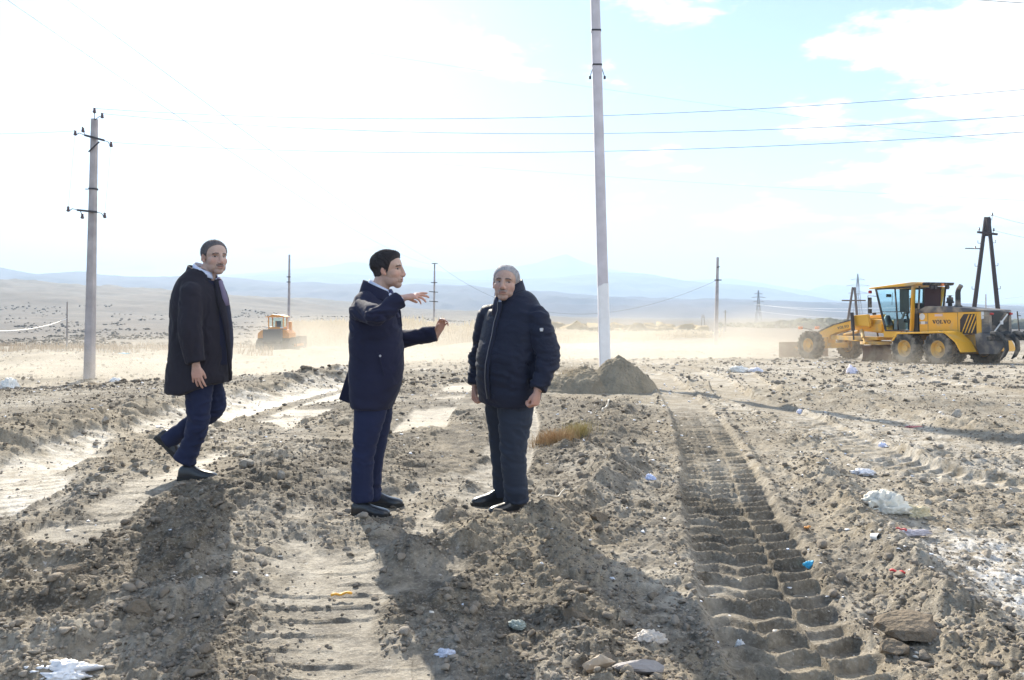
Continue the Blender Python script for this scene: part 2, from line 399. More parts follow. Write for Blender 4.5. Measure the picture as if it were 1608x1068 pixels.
    z = z + near * q * (clods(wx, wy, .21, 101, prob=.5) * .50 * cm_ * fw(.2) + clods(wx, wy, .10, 111, prob=.7) * .55 * np.clip(cm_ + .18, 0, 1.2) * fw(.1)
                        + clods(wx, wy, .048, 121, prob=.75) * .6 * np.clip(cm_ + .45, 0, 1.2) * fw(.05))
    z = z + near * (1 - .85 * flat) * (fbm(x / .022, y / .022, 2, 131) - .5) * .013 * np.clip(1.6 - sp / .01, 0, 1)
    # far surface
    far = sst(30, 60, r) * (1 - sst(500, 900, r)); z = z + far * (fbm(x / 5, y / 5, 4, 141) - .5) * 1.0 * np.clip(1.5 - sp / 4, 0, 1)
    for fx, fy, fz, fr in ((-.93, 5.62, -.005, .42), (-2.45, 6.12, .135, .40), (.0, 5.72, -.005, .36)):
        k = np.exp(-(np.hypot(x - fx, y - fy) / fr) ** 4); z = z * (1 - k) + k * (fz + .35 * (z - fz).clip(-.03, .03))
    sm = np.exp(-(((x - 14.5) / 4) ** 2 + ((y - 31) / 6) ** 2)); z = z * (1 - sm * .9) + sm * .9 * (base_z(x, y))
    ground_fields.trk = trk; return z, pale, dark, flat, cl_amt
def ground_z(x, y, smooth=False):
    xa = np.atleast_1d(np.array(x, dtype=float)); ya = np.atleast_1d(np.array(y, dtype=float))
    sp = np.full_like(xa, .3 if smooth else .004); z = ground_fields(xa, ya, sp)[0]
    return z if len(z) > 1 else float(z[0])

def ground_mat():
    m = bpy.data.materials.new('dry_earth'); m.use_nodes = True; t = m.node_tree; b = t.nodes['Principled BSDF']; nn = t.nodes.new; ln = t.links.new
    a = nn('ShaderNodeAttribute'); a.attribute_name = 'soil'; sp = nn('ShaderNodeSeparateColor'); ln(a.outputs['Color'], sp.inputs[0])   # R pale, G dark, B flat
    g = nn('ShaderNodeNewGeometry')
    def noise(scale, det=6, rough=.6):
        n = nn('ShaderNodeTexNoise'); n.inputs['Scale'].default_value = scale; n.inputs['Detail'].default_value = det; n.inputs['Roughness'].default_value = rough
        ln(g.outputs['Position'], n.inputs['Vector']); return n.outputs[0]
    def mr(v, a0, a1, b0=0., b1=1.):
        n = nn('ShaderNodeMapRange'); n.inputs[1].default_value = a0; n.inputs[2].default_value = a1; n.inputs[3].default_value = b0; n.inputs[4].default_value = b1; ln(v, n.inputs[0]); return n.outputs[0]
    def mx(f, c1, c2):
        n = nn('ShaderNodeMix'); n.data_type = 'RGBA'
        for i, v in ((0, f), (6, c1), (7, c2)):
            if isinstance(v, tuple): n.inputs[i].default_value = (*v, 1)
            elif isinstance(v, float): n.inputs[i].default_value = v
            else: ln(v, n.inputs[i])
        return n.outputs[2]
    def ma(op, a_, b_):
        n = nn('ShaderNodeMath'); n.operation = op; n.use_clamp = True
        for i, v in enumerate((a_, b_)):
            if isinstance(v, (int, float)): n.inputs[i].default_value = v
            else: ln(v, n.inputs[i])
        return n.outputs[0]
    c = mx(mr(noise(1.3), .35, .65), SOIL_A, SOIL_B)
    c = mx(ma('MULTIPLY', sp.outputs[1], mr(noise(6), .3, .62)), c, SOIL_DARK)
    c = mx(ma('MULTIPLY', sp.outputs[0], mr(noise(4.5, 8), .36, .62)), c, SOIL_PALE); c = mx(ma('MULTIPLY', mr(sp.outputs[0], .95, 1.5, 0, .8), mr(noise(9, 9, .75), .42, .60)), c, SOIL_WHITE)  # white powder, plus the painted sun glare of the wide flat track
    fine = noise(55, 7, .7)
    c = mx(mr(fine, .50, .68, 0, .5), c, SOIL_PALE)
    c = mx(mr(noise(23, 5, .7), .50, .66, 0, .55), c, SOIL_DARK)
    wl = mr(noise(11, 9, .78), .62, .70, 0, .8)                   # flecks of lime and salt
    c = mx(ma('MULTIPLY', wl, mr(noise(.8), .38, .52)), c, SOIL_WHITE)
    # far country: brown slopes with scrub
    pos = nn('ShaderNodeSeparateXYZ'); ln(g.outputs['Position'], pos.inputs[0])
    farm = mr(pos.outputs[1], 75, 170)
    fc = mx(mr(noise(.035, 9, .72), .40, .60), (.068, .052, .044), (.120, .094, .076)); fc = mx(mr(noise(.22, 8, .75), .47, .66, 0, .85), fc, (.05, .045, .04))
    c = mx(farm, c, fc)
    ln(c, b.inputs['Base Color'])
    ro = mr(sp.outputs[2], 0, 1, .95, .72); ln(ro, b.inputs['Roughness'])
    b.inputs['Specular IOR Level'].default_value = .34
    bp = nn('ShaderNodeBump'); bp.inputs['Strength'].default_value = .75; bp.inputs['Distance'].default_value = .012; ln(noise(90, 7, .72), bp.inputs['Height'])
    b2 = nn('ShaderNodeBump'); b2.inputs['Strength'].default_value = .55; b2.inputs['Distance'].default_value = .035; ln(noise(17, 5, .65), b2.inputs['Height']); ln(b2.outputs[0], bp.inputs['Normal'])
    ln(bp.outputs[0], b.inputs['Normal'])
    return m
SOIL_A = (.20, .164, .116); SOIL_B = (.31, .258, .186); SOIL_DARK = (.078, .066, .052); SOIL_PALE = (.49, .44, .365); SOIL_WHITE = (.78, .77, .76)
M_GROUND = ground_mat()
def build_ground():
    th = np.concatenate([np.linspace(-180, -46, 60)[:-1], np.linspace(-46, 46, 1500), np.linspace(46, 180, 60)[1:-1]]) * math.pi / 180
    rad = [0.25]
    while rad[-1] < 6200:
        r_ = rad[-1]
        st = .035 if r_ < 2.2 else (.0034 if r_ < 12 else (.0048 if r_ < 24 else (.009 if r_ < 60 else (.016 if r_ < 900 else .06))))
        rad.append(r_ * (1 + st))
    rad = np.array(rad); nr, nc = len(rad), len(th)
    Rr, T = np.meshgrid(rad, th, indexing='ij'); x = (Rr * np.sin(T)).ravel(); y = (Rr * np.cos(T)).ravel()
    dr = np.gradient(rad); sp = (np.repeat(dr, nc))
    sp = np.maximum(sp, np.repeat(rad, nc) * .0011)
    sp = np.where(np.abs(np.tile(th, nr)) > R(46), np.maximum(sp, np.repeat(rad, nc) * .035), sp)
    z, pale, dark, flat, cl = ground_fields(x, y, sp)
    V = np.stack([x, y, z], 1); V = np.vstack([V, [[0, 0, float(z[:nc].mean())]]])
    i = np.arange(nr - 1)[:, None] * nc; j = np.arange(nc)[None, :]; j2 = (j + 1) % nc
    q = np.stack([i + j, i + nc + j, i + nc + j2, i + j2], -1).reshape(-1, 4)
    c0 = len(V) - 1; tri = np.stack([np.full(nc, c0), np.arange(nc), (np.arange(nc) + 1) % nc], 1)
    me = bpy.data.meshes.new('ground'); me.vertices.add(len(V)); me.vertices.foreach_set('co', V.ravel().astype(np.float32))
    nl = q.size + tri.size; me.loops.add(nl); me.loops.foreach_set('vertex_index', np.concatenate([q.ravel(), tri.ravel()]).astype(np.int32))
    me.polygons.add(len(q) + len(tri)); ls = np.concatenate([np.arange(len(q)) * 4, q.size + np.arange(len(tri)) * 3]).astype(np.int32)
    me.polygons.foreach_set('loop_start', ls); me.polygons.foreach_set('use_smooth', np.ones(len(ls), dtype=bool)); me.update(calc_edges=True)
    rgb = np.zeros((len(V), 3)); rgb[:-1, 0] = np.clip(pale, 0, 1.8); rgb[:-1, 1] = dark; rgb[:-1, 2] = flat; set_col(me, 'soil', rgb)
    me.materials.append(M_GROUND)
    o = bpy.data.objects.new('ground', me); tag(link(o), kind='structure'); return o
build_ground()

# distant ranges, each a real slope with a skyline profile
def ridge(name, Y, prof, depth_, color, seed, rough_amp, zb=-9, base=None):
    xs_ = [col_at(p, Y) for p, _ in prof]; zs_ = [z_at(q_, Y) for _, q_ in prof]
    x0, x1 = -1.5 * Y, 1.5 * Y; nx = 900; nv = 60
    X = np.linspace(x0, x1, nx); v = np.concatenate([np.linspace(0, 1, 44), np.linspace(1, 1.35, 17)[1:]])
    Xg, Vg = np.meshgrid(X, v, indexing='ij')
    top = np.interp(Xg, xs_, zs_)
    sh = np.where(Vg <= 1, Vg ** .8, 1 - (Vg - 1) / .35 * 1.0)
    Yg = Y - depth_ * (1 - Vg)
    n = fbm(Xg / (Y * .05), Yg / (Y * .05), 6, seed, .5) - .5; gl = 1 - np.abs(2 * fbm(Xg / (Y * .035), Yg / (Y * .09), 5, seed + 3) - 1)
    Z = zb + (top - zb) * sh + rough_amp * (n * 1.0 * np.clip(Vg * 1.5, 0, 1) + (gl - .7) * 1.6 * np.sin(np.pi * np.clip(Vg, 0, 1)) )
    Vv = np.stack([Xg, Yg, Z], -1).reshape(-1, 3); nvv = len(v)
    f = [(i * nvv + j, (i + 1) * nvv + j, (i + 1) * nvv + j + 1, i * nvv + j + 1) for i in range(nx - 1) for j in range(nvv - 1)]
    me = bpy.data.meshes.new(name); me.from_pydata(Vv.tolist(), [], f); me.polygons.foreach_set('use_smooth', [True] * len(f)); me.update()
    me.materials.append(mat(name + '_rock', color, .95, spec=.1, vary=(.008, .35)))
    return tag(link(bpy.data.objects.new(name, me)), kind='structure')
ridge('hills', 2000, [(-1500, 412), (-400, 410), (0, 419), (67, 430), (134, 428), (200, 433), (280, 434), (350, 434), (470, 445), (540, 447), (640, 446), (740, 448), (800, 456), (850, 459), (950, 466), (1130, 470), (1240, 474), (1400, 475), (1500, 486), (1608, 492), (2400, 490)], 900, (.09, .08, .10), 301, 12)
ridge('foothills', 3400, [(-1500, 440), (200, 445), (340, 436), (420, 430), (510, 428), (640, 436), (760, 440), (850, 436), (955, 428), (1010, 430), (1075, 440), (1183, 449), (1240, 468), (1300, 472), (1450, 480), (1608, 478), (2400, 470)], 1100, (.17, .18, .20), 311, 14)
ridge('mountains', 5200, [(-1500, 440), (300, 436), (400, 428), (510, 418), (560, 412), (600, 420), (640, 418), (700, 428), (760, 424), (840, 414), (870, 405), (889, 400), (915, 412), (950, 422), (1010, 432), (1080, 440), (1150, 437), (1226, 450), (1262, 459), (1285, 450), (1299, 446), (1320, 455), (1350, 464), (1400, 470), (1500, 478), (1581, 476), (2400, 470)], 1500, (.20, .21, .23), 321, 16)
# ------------------------------------------------------------------ loose clods and stones lying all over the earth (nobody could count them)
def ico(sub):
    import bmesh
    bm = bmesh.new(); bmesh.ops.create_icosphere(bm, subdivisions=sub, radius=1.0)
    v = np.array([p.co[:] for p in bm.verts]); f = np.array([[q.index for q in p.verts] for p in bm.faces]); bm.free(); return v, f
ICO1 = ico(1); ICO2 = ico(2)
def chunk(base, seed, amp=.28, cuts=6):
    """an angular lump: a ball cut by a few planes and roughened"""
    rs = np.random.RandomState(seed); v = base[0].copy()
    for _ in range(cuts):
        n = rs.normal(size=3); n /= np.linalg.norm(n); d = rs.uniform(.34, .72); k = v @ n - d; m = k > 0; v[m] -= np.outer(k[m], n)
    v *= 1 + rs.uniform(-amp, amp, (len(v), 1)) * .5; return v
def scatter(name, pos, size, rs, bases, material, flatten=(.5, .9), tint=None, sink=.25):
    n = len(pos); V = []; Fs = []; off = 0; C_ = []
    which = rs.randint(0, len(bases), n)
    for k, (bv, bf) in enumerate(bases):
        m = which == k; c = m.sum()
        if not c: continue
        a = rs.uniform(0, 2 * np.pi, c); fl = rs.uniform(*flatten, c); e = rs.uniform(.7, 1.3, c)
        P = bv[None] * (size[m][:, None, None]); P = P * np.stack([e, 1 / e, np.ones(c)], 1)[:, None, :]
        tx = rs.uniform(-.6, .6, c)[:, None]; y0 = P[..., 1] * np.cos(tx) - P[..., 2] * np.sin(tx); z0 = P[..., 1] * np.sin(tx) + P[..., 2] * np.cos(tx)
        z0 = z0 * fl[:, None]
        ca, sa = np.cos(a)[:, None], np.sin(a)[:, None]
        X = P[..., 0] * ca - y0 * sa; Y = P[..., 0] * sa + y0 * ca
        Q = np.stack([X, Y, z0], -1) + pos[m][:, None, :]; Q[..., 2] += (size[m] * fl * (1 - 2 * sink) * .6)[:, None]
        V.append(Q.reshape(-1, 3)); Fs.append((bf[None] + (np.arange(c) * len(bv))[:, None, None] + off).reshape(-1, 3)); off += c * len(bv)
        if tint is not None: C_.append(np.repeat(tint[m], len(bv), axis=0))
    V = np.vstack(V); Fa = np.vstack(Fs)
    me = bpy.data.meshes.new(name); me.vertices.add(len(V)); me.vertices.foreach_set('co', V.ravel().astype(np.float32))
    me.loops.add(Fa.size); me.loops.foreach_set('vertex_index', Fa.ravel().astype(np.int32)); me.polygons.add(len(Fa)); me.polygons.foreach_set('loop_start', (np.arange(len(Fa)) * 3).astype(np.int32)); me.update(calc_edges=True)
    if tint is not None: set_col(me, 'tint', np.vstack(C_))
    me.materials.append(material); return link(bpy.data.objects.new(name, me))
def cone_points(rs, n, y0, y1, half=0.68, power=1.0):
    """points in the wedge of ground in front of the men, denser close by"""
    Y = y0 * (y1 / y0) ** (rs.uniform(0, 1, n) ** power); X = Y * rs.uniform(-half, half, n); return X, Y
M_CLOD = mat_attr('earth_clod', 'tint', .92, .2, bump=(60, .8, .01))
rs = np.random.RandomState(5)
def soil_tint(rs, n, pale):
    t = rs.uniform(0, 1, n)[:, None]; a = np.array([[.10, .083, .065]]); b = np.array([[.30, .25, .195]]); c = a + (b - a) * t
    w = np.clip(pale, 0, 1)[:, None] * rs.uniform(.2, 1, n)[:, None]; return c * (1 - w * .7) + np.array([[.46, .42, .37]]) * w * .7
B1 = [(chunk(ICO1, 40 + i), ICO1[1]) for i in range(6)]; B2 = [(chunk(ICO2, 60 + i, .22, 7), ICO2[1]) for i in range(7)]
def clod_layer(name, n, y0, y1, smin, smax, bases, pw, gate):
    X, Y = cone_points(rs, n, y0, y1, .70, 1.0); z, pale, dark, flat, cl = ground_fields(X, Y, np.full_like(X, .004))
    keep = rs.uniform(0, 1, n) < np.clip(gate * (.2 + 1.8 * sst(.42, .62, fbm(X / .7, Y / .9, 3, 77))) + cl * 1.1 + .25 * (pale > .4), 0, 1) * (1 - .93 * flat) * (1 - .9 * ground_fields.trk)
    X, Y, z, pale = X[keep], Y[keep], z[keep], pale[keep]; n = len(X)
    sz = smin * (smax / smin) ** (rs.uniform(0, 1, n) ** pw) * (.6 + .4 * np.clip(Y / 5, 0, 3)) ** .5
    return scatter(name, np.stack([X, Y, z], 1), sz, rs, bases, M_CLOD, tint=soil_tint(rs, n, pale))
tag(clod_layer('gravel', 60000, 2.7, 17, .004, .016, B1, 1.8, .20), kind='stuff')
tag(clod_layer('earth_clods', 8000, 2.7, 26, .013, .042, B2, 3.2, .04), kind='stuff')
tag(clod_layer('earth_clods', 14000, 16, 62, .014, .07, B2, 3.0, .35), kind='stuff')
# scraps of pale litter trodden into the earth
n = 8000; X, Y = cone_points(rs, n, 3.0, 70, .72, .62); ok = (rs.uniform(0, 1, n) < .25 + .6 * (Y > 14) + .35 * (X > 1)) * (fbm(X / 1.5, Y / 2, 3, 88) > .44); X, Y = X[ok], Y[ok]; n = len(X)
tn = np.array([[.78, .78, .80], [.70, .72, .78], [.62, .58, .52], [.75, .70, .62], [.45, .55, .75]])[rs.choice(5, n, p=[.5, .2, .15, .12, .03])]
M_SCRAP = mat_attr('litter_scrap', 'tint', .75, .3)
tag(scatter('litter', np.stack([X, Y, ground_fields(X, Y, np.full_like(X, .004))[0]], 1), rs.uniform(.004, .022, n) ** 1.0 * (.6 + Y / 12) ** .9, rs, [(chunk(ICO1, 90 + i, .8), ICO1[1]) for i in range(5)], M_SCRAP, (.15, .5), tn), kind='stuff')

# ------------------------------------------------------------------ single stones and lumps
M_STONE = mat('pale_stone', (.36, .32, .27), .85, bump=(25, .6, .02), vary=(8, .25))
M_LUMP = mat('dried_mud', (.20, .162, .122), .95, spec=.15, bump=(35, .9, .03), vary=(6, .25))
def rock(name, px, py, w, h, seed, label, m, ground=0.0, group=None, d=None, sink=.2, rz=0, cat='stone'):
    x, y = gpt(px, py, ground); gz = ground_z(x, y, True); x, y = gpt(px, py, gz); gz = ground_z(x, y, True)
    v, f = chunk(ICO2, seed, .12, 9), ICO2[1]
    import bmesh
    me = bpy.data.meshes.new(name); me.from_pydata(v.tolist(), [], f.tolist()); bm = bmesh.new(); bm.from_mesh(me)
    bmesh.ops.subdivide_edges(bm, edges=bm.edges, cuts=2, use_grid_fill=True); bm.to_mesh(me); bm.free()
    c = get_co(me); nn_ = c / np.linalg.norm(c, axis=1)[:, None]
    c = c + nn_ * ((fbm(c[:, 0] * 3 + seed, c[:, 1] * 3 + c[:, 2] * 2, 5, seed) - .5) * .22)[:, None]
    set_co(me, c * np.array([w / 2, (d or w * .75) / 2, h / 2])); me.materials.append(m)
    o = bpy.data.objects.new(name, me); o.location = (x, y, gz + h * (.5 - sink)); o.rotation_euler = (0, 0, rz)
    return tag(link(o), label, cat, group)
rock('stone', 1500, 660, .27, .20, 3, 'big rounded grey stone with a round shadow, alone on the right slope', M_STONE)
rock('stone', 1598, 688, .22, .14, 4, 'tan stone cut by the right edge of the picture, below the big rounded one', M_STONE)
rock('stone', 390, 742, .15, .11, 5, 'grey stone lying just ahead of the walking man\'s front shoe', M_STONE)
rock('stone', 440, 748, .08, .09, 6, 'small pale upright stone, right of the stone by the walking man\'s shoe', M_STONE)
rock('earth_clod', 1432, 1000, .36, .13, 8, 'broad slab of cracked dried earth at the bottom right, with a smaller lump below it', M_LUMP, rz=.1, cat='clod')
rock('earth_clod', 1408, 1030, .14, .09, 9, 'small oblong lump of dried earth tucked under the broad cracked slab', M_LUMP, cat='clod')
rock('earth_clod', 945, 822, .20, .12, 12, 'dark rough clod at the end of the curved earth ridge, right of the grey-haired man', M_LUMP, cat='clod')
rock('stone', 930, 945, .05, .05, 14, 'small rounded tan pebble inside the shadow of the grey-haired man', M_STONE)
rock('earth_clod', 905, 978, .16, .10, 15, 'lumpy brown clod below the tan pebble, at the shadow\'s left edge', M_LUMP, cat='clod')
rock('earth_clod', 220, 968, .14, .11, 16, 'upright cracked clod in the walking man\'s shadow', M_LUMP, cat='clod')
rock('earth_clod', 110, 900, .15, .08, 17, 'grey clod on the ribbed earth at the far left, outside the shadow', M_LUMP, cat='clod')
rock('stone', 940, 1052, .15, .11, 18, 'broken pale orange slab standing on edge at the bottom of the picture', mat('pale_tile', (.50, .40, .30), .8, bump=(20, .4, .01)), d=.05)
rock('stone', 1003, 1062, .22, .10, 19, 'grey splintered slab at the bottom edge with a small red mark on its top', mat('grey_slab', (.34, .31, .30), .8, bump=(14, .6, .02)), d=.10)
rock('stone', 1458, 795, .10, .07, 20, 'grey stone right beside the torn white plastic bag', M_STONE)
rock('stone', 1572, 800, .07, .07, 22, 'round pale stone in the small cluster by the right edge', M_STONE)
rock('stone', 1400, 838, .08, .05, 24, 'flat grey stone half under the torn white plastic bag', M_STONE)
rock('stone', 165, 655+10, .13, .10, 26, 'pale stone on the dark bank left of the light track', M_STONE)
rock('stone', 1058, 752+8, .06, .05, 27, 'brown stone below the blue-white crumpled bag', M_STONE)

# ------------------------------------------------------------------ heap of earth in front of the tall pole
def heap():
    cx, cy_ = col_at(948, 15.3), 15.3; nx, ny = 260, 200
    X, Y = np.meshgrid(np.linspace(-1.55, 1.45, nx), np.linspace(-1.1, 1.1, ny), indexing='ij')
    wx = X + .12 * (fbm(X * 3, Y * 3, 3, 7) - .5); wy = Y + .12 * (fbm(X * 3 + 9, Y * 3, 3, 8) - .5)
    h = .70 * np.clip(1 - np.hypot((wx - .28) / .78, wy / .85), 0, 1) ** .85
    h = np.maximum(h, .46 * np.clip(1 - np.hypot((wx + .35) / 1.0, (wy - .1) / .95), 0, 1) ** .7)
    h = np.maximum(h, .30 * np.clip(1 - np.hypot((wx + .95) / .75, (wy - .1) / .9), 0, 1) ** .8)
    e = np.clip(h * 6, 0, 1)
    h = h + e * ((fbm(X * 5, Y * 5, 5, 17, .6) - .5) * .13 + clods(X, Y, .14, 5, prob=.6) * .4 + clods(X, Y, .06, 6) * .5) - .05 * (1 - e) - .015
    gz = base_z(X + cx, Y + cy_)
    V = np.stack([X, Y, h + gz - base_z(np.array([cx]), np.array([cy_]))[0] + .02], -1).reshape(-1, 3)
    f = [(i * ny + j, (i + 1) * ny + j, (i + 1) * ny + j + 1, i * ny + j + 1) for i in range(nx - 1) for j in range(ny - 1)]
    me = bpy.data.meshes.new('dirt_mound'); me.from_pydata(V.tolist(), [], f); me.polygons.foreach_set('use_smooth', [True] * len(f)); me.materials.append(mat('heaped_earth', (.29, .245, .18), .95, spec=.15, bump=(22, .9, .04), vary=(3, .2)))
    o = bpy.data.objects.new('dirt_mound', me); o.location = (cx, cy_, float(base_z(np.array([cx]), np.array([cy_]))[0])); return tag(link(o), 'heap of dug earth with a peaked top at the foot of the tall white pole', 'mound')
heap()

# ------------------------------------------------------------------ plants
def blades(name, pts, hts, rs, material, per=1, wid=.03, plume=None, lean=.18, kind='stuff', tint=None):
    """upright stalks, each a thin three sided spike, with an optional seed plume"""
    V = []; f = []; C_ = []
    for (x, y, z), h in zip(pts, hts):
        for _ in range(per):
            a = rs.uniform(0, 6.283); lx, ly = rs.normal(0, lean, 2) * h; w = wid * rs.uniform(.7, 1.3); x_, y_ = x + rs.normal(0, wid * 2), y + rs.normal(0, wid * 2)
            n = len(V)
            for k in range(3):
                V.append((x_ + w * math.cos(a + k * 2.094), y_ + w * math.sin(a + k * 2.094), z - .03))
            for k in range(3):
                V.append((x_ + lx * .35 + .6 * w * math.cos(a + k * 2.094), y_ + ly * .35 + .6 * w * math.sin(a + k * 2.094), z + h * .6))
            V.append((x_ + lx, y_ + ly, z + h)); f += [(n + k, n + (k + 1) % 3, n + 3 + (k + 1) % 3, n + 3 + k) for k in range(3)] + [(n + 3 + k, n + 3 + (k + 1) % 3, n + 6) for k in range(3)]
            c = rs.uniform(0, 1); col = np.array(tint[0]) * (1 - c) + np.array(tint[1]) * c; C_ += [col] * 7
            if plume:
                n = len(V); ph = h * plume[0]; pw = plume[1]; b = Vector((x_ + lx * .8, y_ + ly * .8, z + h * .88))
                V += [tuple(b), tuple(b + Vector((pw, 0, ph * .45))), tuple(b + Vector((-pw * .5, pw * .87, ph * .45))), tuple(b + Vector((-pw * .5, -pw * .87, ph * .45))), tuple(b + Vector((lx * .2, ly * .2, ph)))]
                f += [(n, n + 1, n + 2), (n, n + 2, n + 3), (n, n + 3, n + 1), (n + 4, n + 2, n + 1), (n + 4, n + 3, n + 2), (n + 4, n + 1, n + 3)]; C_ += [np.array(tint[2])] * 5
    me = bpy.data.meshes.new(name); me.from_pydata(V, [], f); set_col(me, 'tint', np.array(C_)); me.materials.append(material)
    return link(bpy.data.objects.new(name, me))
M_DRY = mat_attr('dry_plant', 'tint', .85, .2)
def far_pts(n, x0, x1, y0, y1, rs):
    X = rs.uniform(x0, x1, n); Y = rs.uniform(y0, y1, n); z = ground_fields(X, Y, np.full_like(X, .3))[0]; return X, Y, z
# reed bed behind the bulldozer and the men
n = 15000; Y = rs.uniform(92, 165, n); t0 = np.interp(Y, [92, 130, 165], [465, 445, 440]); X = (t0 - 804) / F * Y + rs.uniform(0, 1, n) ** 1.1 * (np.interp(Y, [92, 165], [500, 700]) / F * Y)
z = ground_fields(X, Y, np.full_like(X, .3))[0]; dens = fbm(X / 9, Y / 14, 3, 201); k = dens > .36; X, Y, z, dens = X[k], Y[k], z[k], dens[k]
ht = rs.uniform(1.3, 2.4, len(X)) * (.6 + .75 * sst(.36, .6, dens)) * (1 - .6 * sst(620, 900, 804 + X / Y * F))
tag(blades('reeds', list(zip(X, Y, z)), ht, rs, M_DRY, 1, .05, (.34, .13), .10, tint=((.50, .38, .22), (.68, .55, .36), (.80, .68, .50))), kind='stuff')
# low orange grass on the valley floor at the left
n = 7000; X, Y, z = far_pts(n, -75, -18, 58, 100, rs); k = (fbm(X / 6, Y / 6, 3, 205) > .42) & (X / Y < -.30); X, Y, z = X[k], Y[k], z[k]
tag(blades('dry_grass', list(zip(X, Y, z)), rs.uniform(.15, .75, len(X)), rs, M_DRY, 1, .05, None, .3, tint=((.40, .28, .18), (.54, .42, .30), (.5, .4, .3))), kind='stuff')
# scrub over the slopes
def bush_stuff(name, X, Y, z, sz, tint, rs):
    return tag(scatter(name, np.stack([X, Y, z], 1), sz, rs, [(chunk(ICO2, 500 + i, .9, 2), ICO2[1]) for i in range(6)], M_DRY, (.45, .9), tint, .2), kind='stuff')
n = 9000; Y = 95 * (420 / 95) ** rs.uniform(0, 1, n); X = Y * rs.uniform(-.75, .10, n); z = ground_fields(X, Y, np.full_like(X, .5))[0]
k = fbm(X / 16, Y / 24, 4, 207) > .57; X, Y, z = X[k], Y[k], z[k]
bush_stuff('scrub', X, Y, z, rs.uniform(.08, .32, len(X)) * (Y / 120) ** .5, np.array([[.16, .13, .10]]) * rs.uniform(.8, 1.2, (len(X), 1)), rs)
n = 900; Y = rs.uniform(165, 195, n); X = (rs.uniform(440, 1100, n) - 804) / F * Y; z = ground_fields(X, Y, np.full_like(X, .5))[0]
bush_stuff('shrubbery', X, Y, z, rs.uniform(.8, 1.9, n) * (.5 + .9 * (fbm(X / 11, Y / 30, 2, 209) > .5)), np.array([[.30, .23, .13]]) * rs.uniform(.6, 1.35, (n, 1)), rs)
n = 2600; Y = rs.uniform(300, 430, n); X = (rs.uniform(1130, 1800, n) - 804) / F * Y; z = ground_fields(X, Y, np.full_like(X, .5))[0]
bush_stuff('woodland', X, Y, z, rs.uniform(1.0, 2.6, n) * (.35 + .9 * sst(1130, 1300, 804 + X / Y * F)), np.array([[.085, .085, .05]]) * rs.uniform(.6, 1.8, (n, 1)), rs)

def tuft(px, py, z0, n, hh, spread, label, tint, name='grass_tuft', cat='grass tuft', dep=None, stuff=False):
    x0, y0 = gpt(px, py, z0) if dep is None else (col_at(px, dep), dep)
    xs_ = rs.normal(0, spread, n) * rs.uniform(.3, 1, n); ys_ = rs.normal(0, spread * .7, n)
    z = ground_fields(x0 + xs_, y0 + ys_, np.full(n, .3))[0] if dep is None else np.full(n, z0)
    zb = float(z.mean())
    o = blades(name, list(zip(xs_, ys_, z - zb)), hh * rs.uniform(.25, 1.1, n), rs, M_DRY, 1, .0028, None, .5, tint=tint); o.location = (x0, y0, zb)
    return tag(o, kind='stuff') if stuff else tag(o, label, cat)
tuft(868, 700, 0, 900, .17, .14, 'orange dried grass beside the earth ridge right of the grey-haired man', ((.42, .26, .13), (.50, .36, .20), (.5, .4, .3)))
tuft(905, 692, 0, 500, .16, .12, 'yellow green dried grass just right of the orange grass', ((.36, .30, .12), (.48, .38, .18), (.5, .4, .3)))
tuft(903, 562, .12, 260, .28, .25, 'pale dry grass growing on the left shoulder of the earth heap', ((.45, .34, .20), (.55, .42, .26), (.5, .4, .3)), dep=15.3)
tuft(170, 598, -.35, 500, .28, .8, 'dry orange grass around the foot of the left utility pole', ((.40, .28, .16), (.5, .38, .24), (.5, .4, .3)), name='dry_grass', stuff=True)

# ------------------------------------------------------------------ litter one can point at
def crumple(name, px, py, w, h, d, seed, color, label, cat, ground=0.0, rough=.45, amp=.9, trans=.0, parent_mb=None):
    x, y = gpt(px, py, ground); gz = ground_z(x, y, True); x, y = gpt(px, py, gz); gz = ground_z(x, y, True)
    import bmesh
    bm = bmesh.new(); bmesh.ops.create_icosphere(bm, subdivisions=5, radius=1.0); me = bpy.data.meshes.new(name); bm.to_mesh(me); bm.free()
    c = get_co(me); a = c[:, 0] * 2.2 + seed; b = c[:, 1] * 2.2 + c[:, 2] * 1.7
    rg = 1 - np.abs(2 * fbm(a, b, 4, seed, .55) - 1); rg2 = 1 - np.abs(2 * fbm(a * 2 + 5, b * 2, 3, seed + 3, .6) - 1)
    k = .45 + amp * (.55 * rg + .35 * rg2 - .35) + .35 * (vnoise(a * .8, b * .8, seed + 9) - .5)
    c = c * k[:, None]; c[:, 2] = np.where(c[:, 2] < 0, c[:, 2] * .3, c[:, 2])
    set_co(me, c * np.array([w, d, h])); me.polygons.foreach_set('use_smooth', [True] * len(me.polygons)); me.materials.append(mat(name + '_film', color, rough, bump=(30 / w * .2, .5, w * .05), vary=(3 / w, .15)))
    o = bpy.data.objects.new(name, me); o.location = (x, y, gz + h * .08); return tag(link(o), label, cat)
crumple('plastic_bag', 1388, 806, .21, .15, .14, 31, (.82, .78, .68), 'torn cream white plastic bag, the largest, crumpled on the right', 'bag')
crumple('plastic_bag', 1436, 812, .13, .09, .08, 32, (.68, .58, .38), 'yellowish torn bag end touching the big cream bag\'s right side', 'bag')
crumple('plastic_bag', 1022, 750, .055, .055, .045, 33, (.62, .70, .95), 'small crumpled blue-white bag in the middle of the bare strip left of the tyre track', 'bag')
crumple('plastic_bag', 1273, 895, .045, .035, .04, 34, (.06, .48, .78), 'small crumpled bright blue bag on the tyre track edge', 'bag', rough=.3)
crumple('plastic_bag', 95, 1062, .17, .06, .10, 35, (.80, .80, .82), 'white sheet of plastic at the bottom left corner', 'bag')
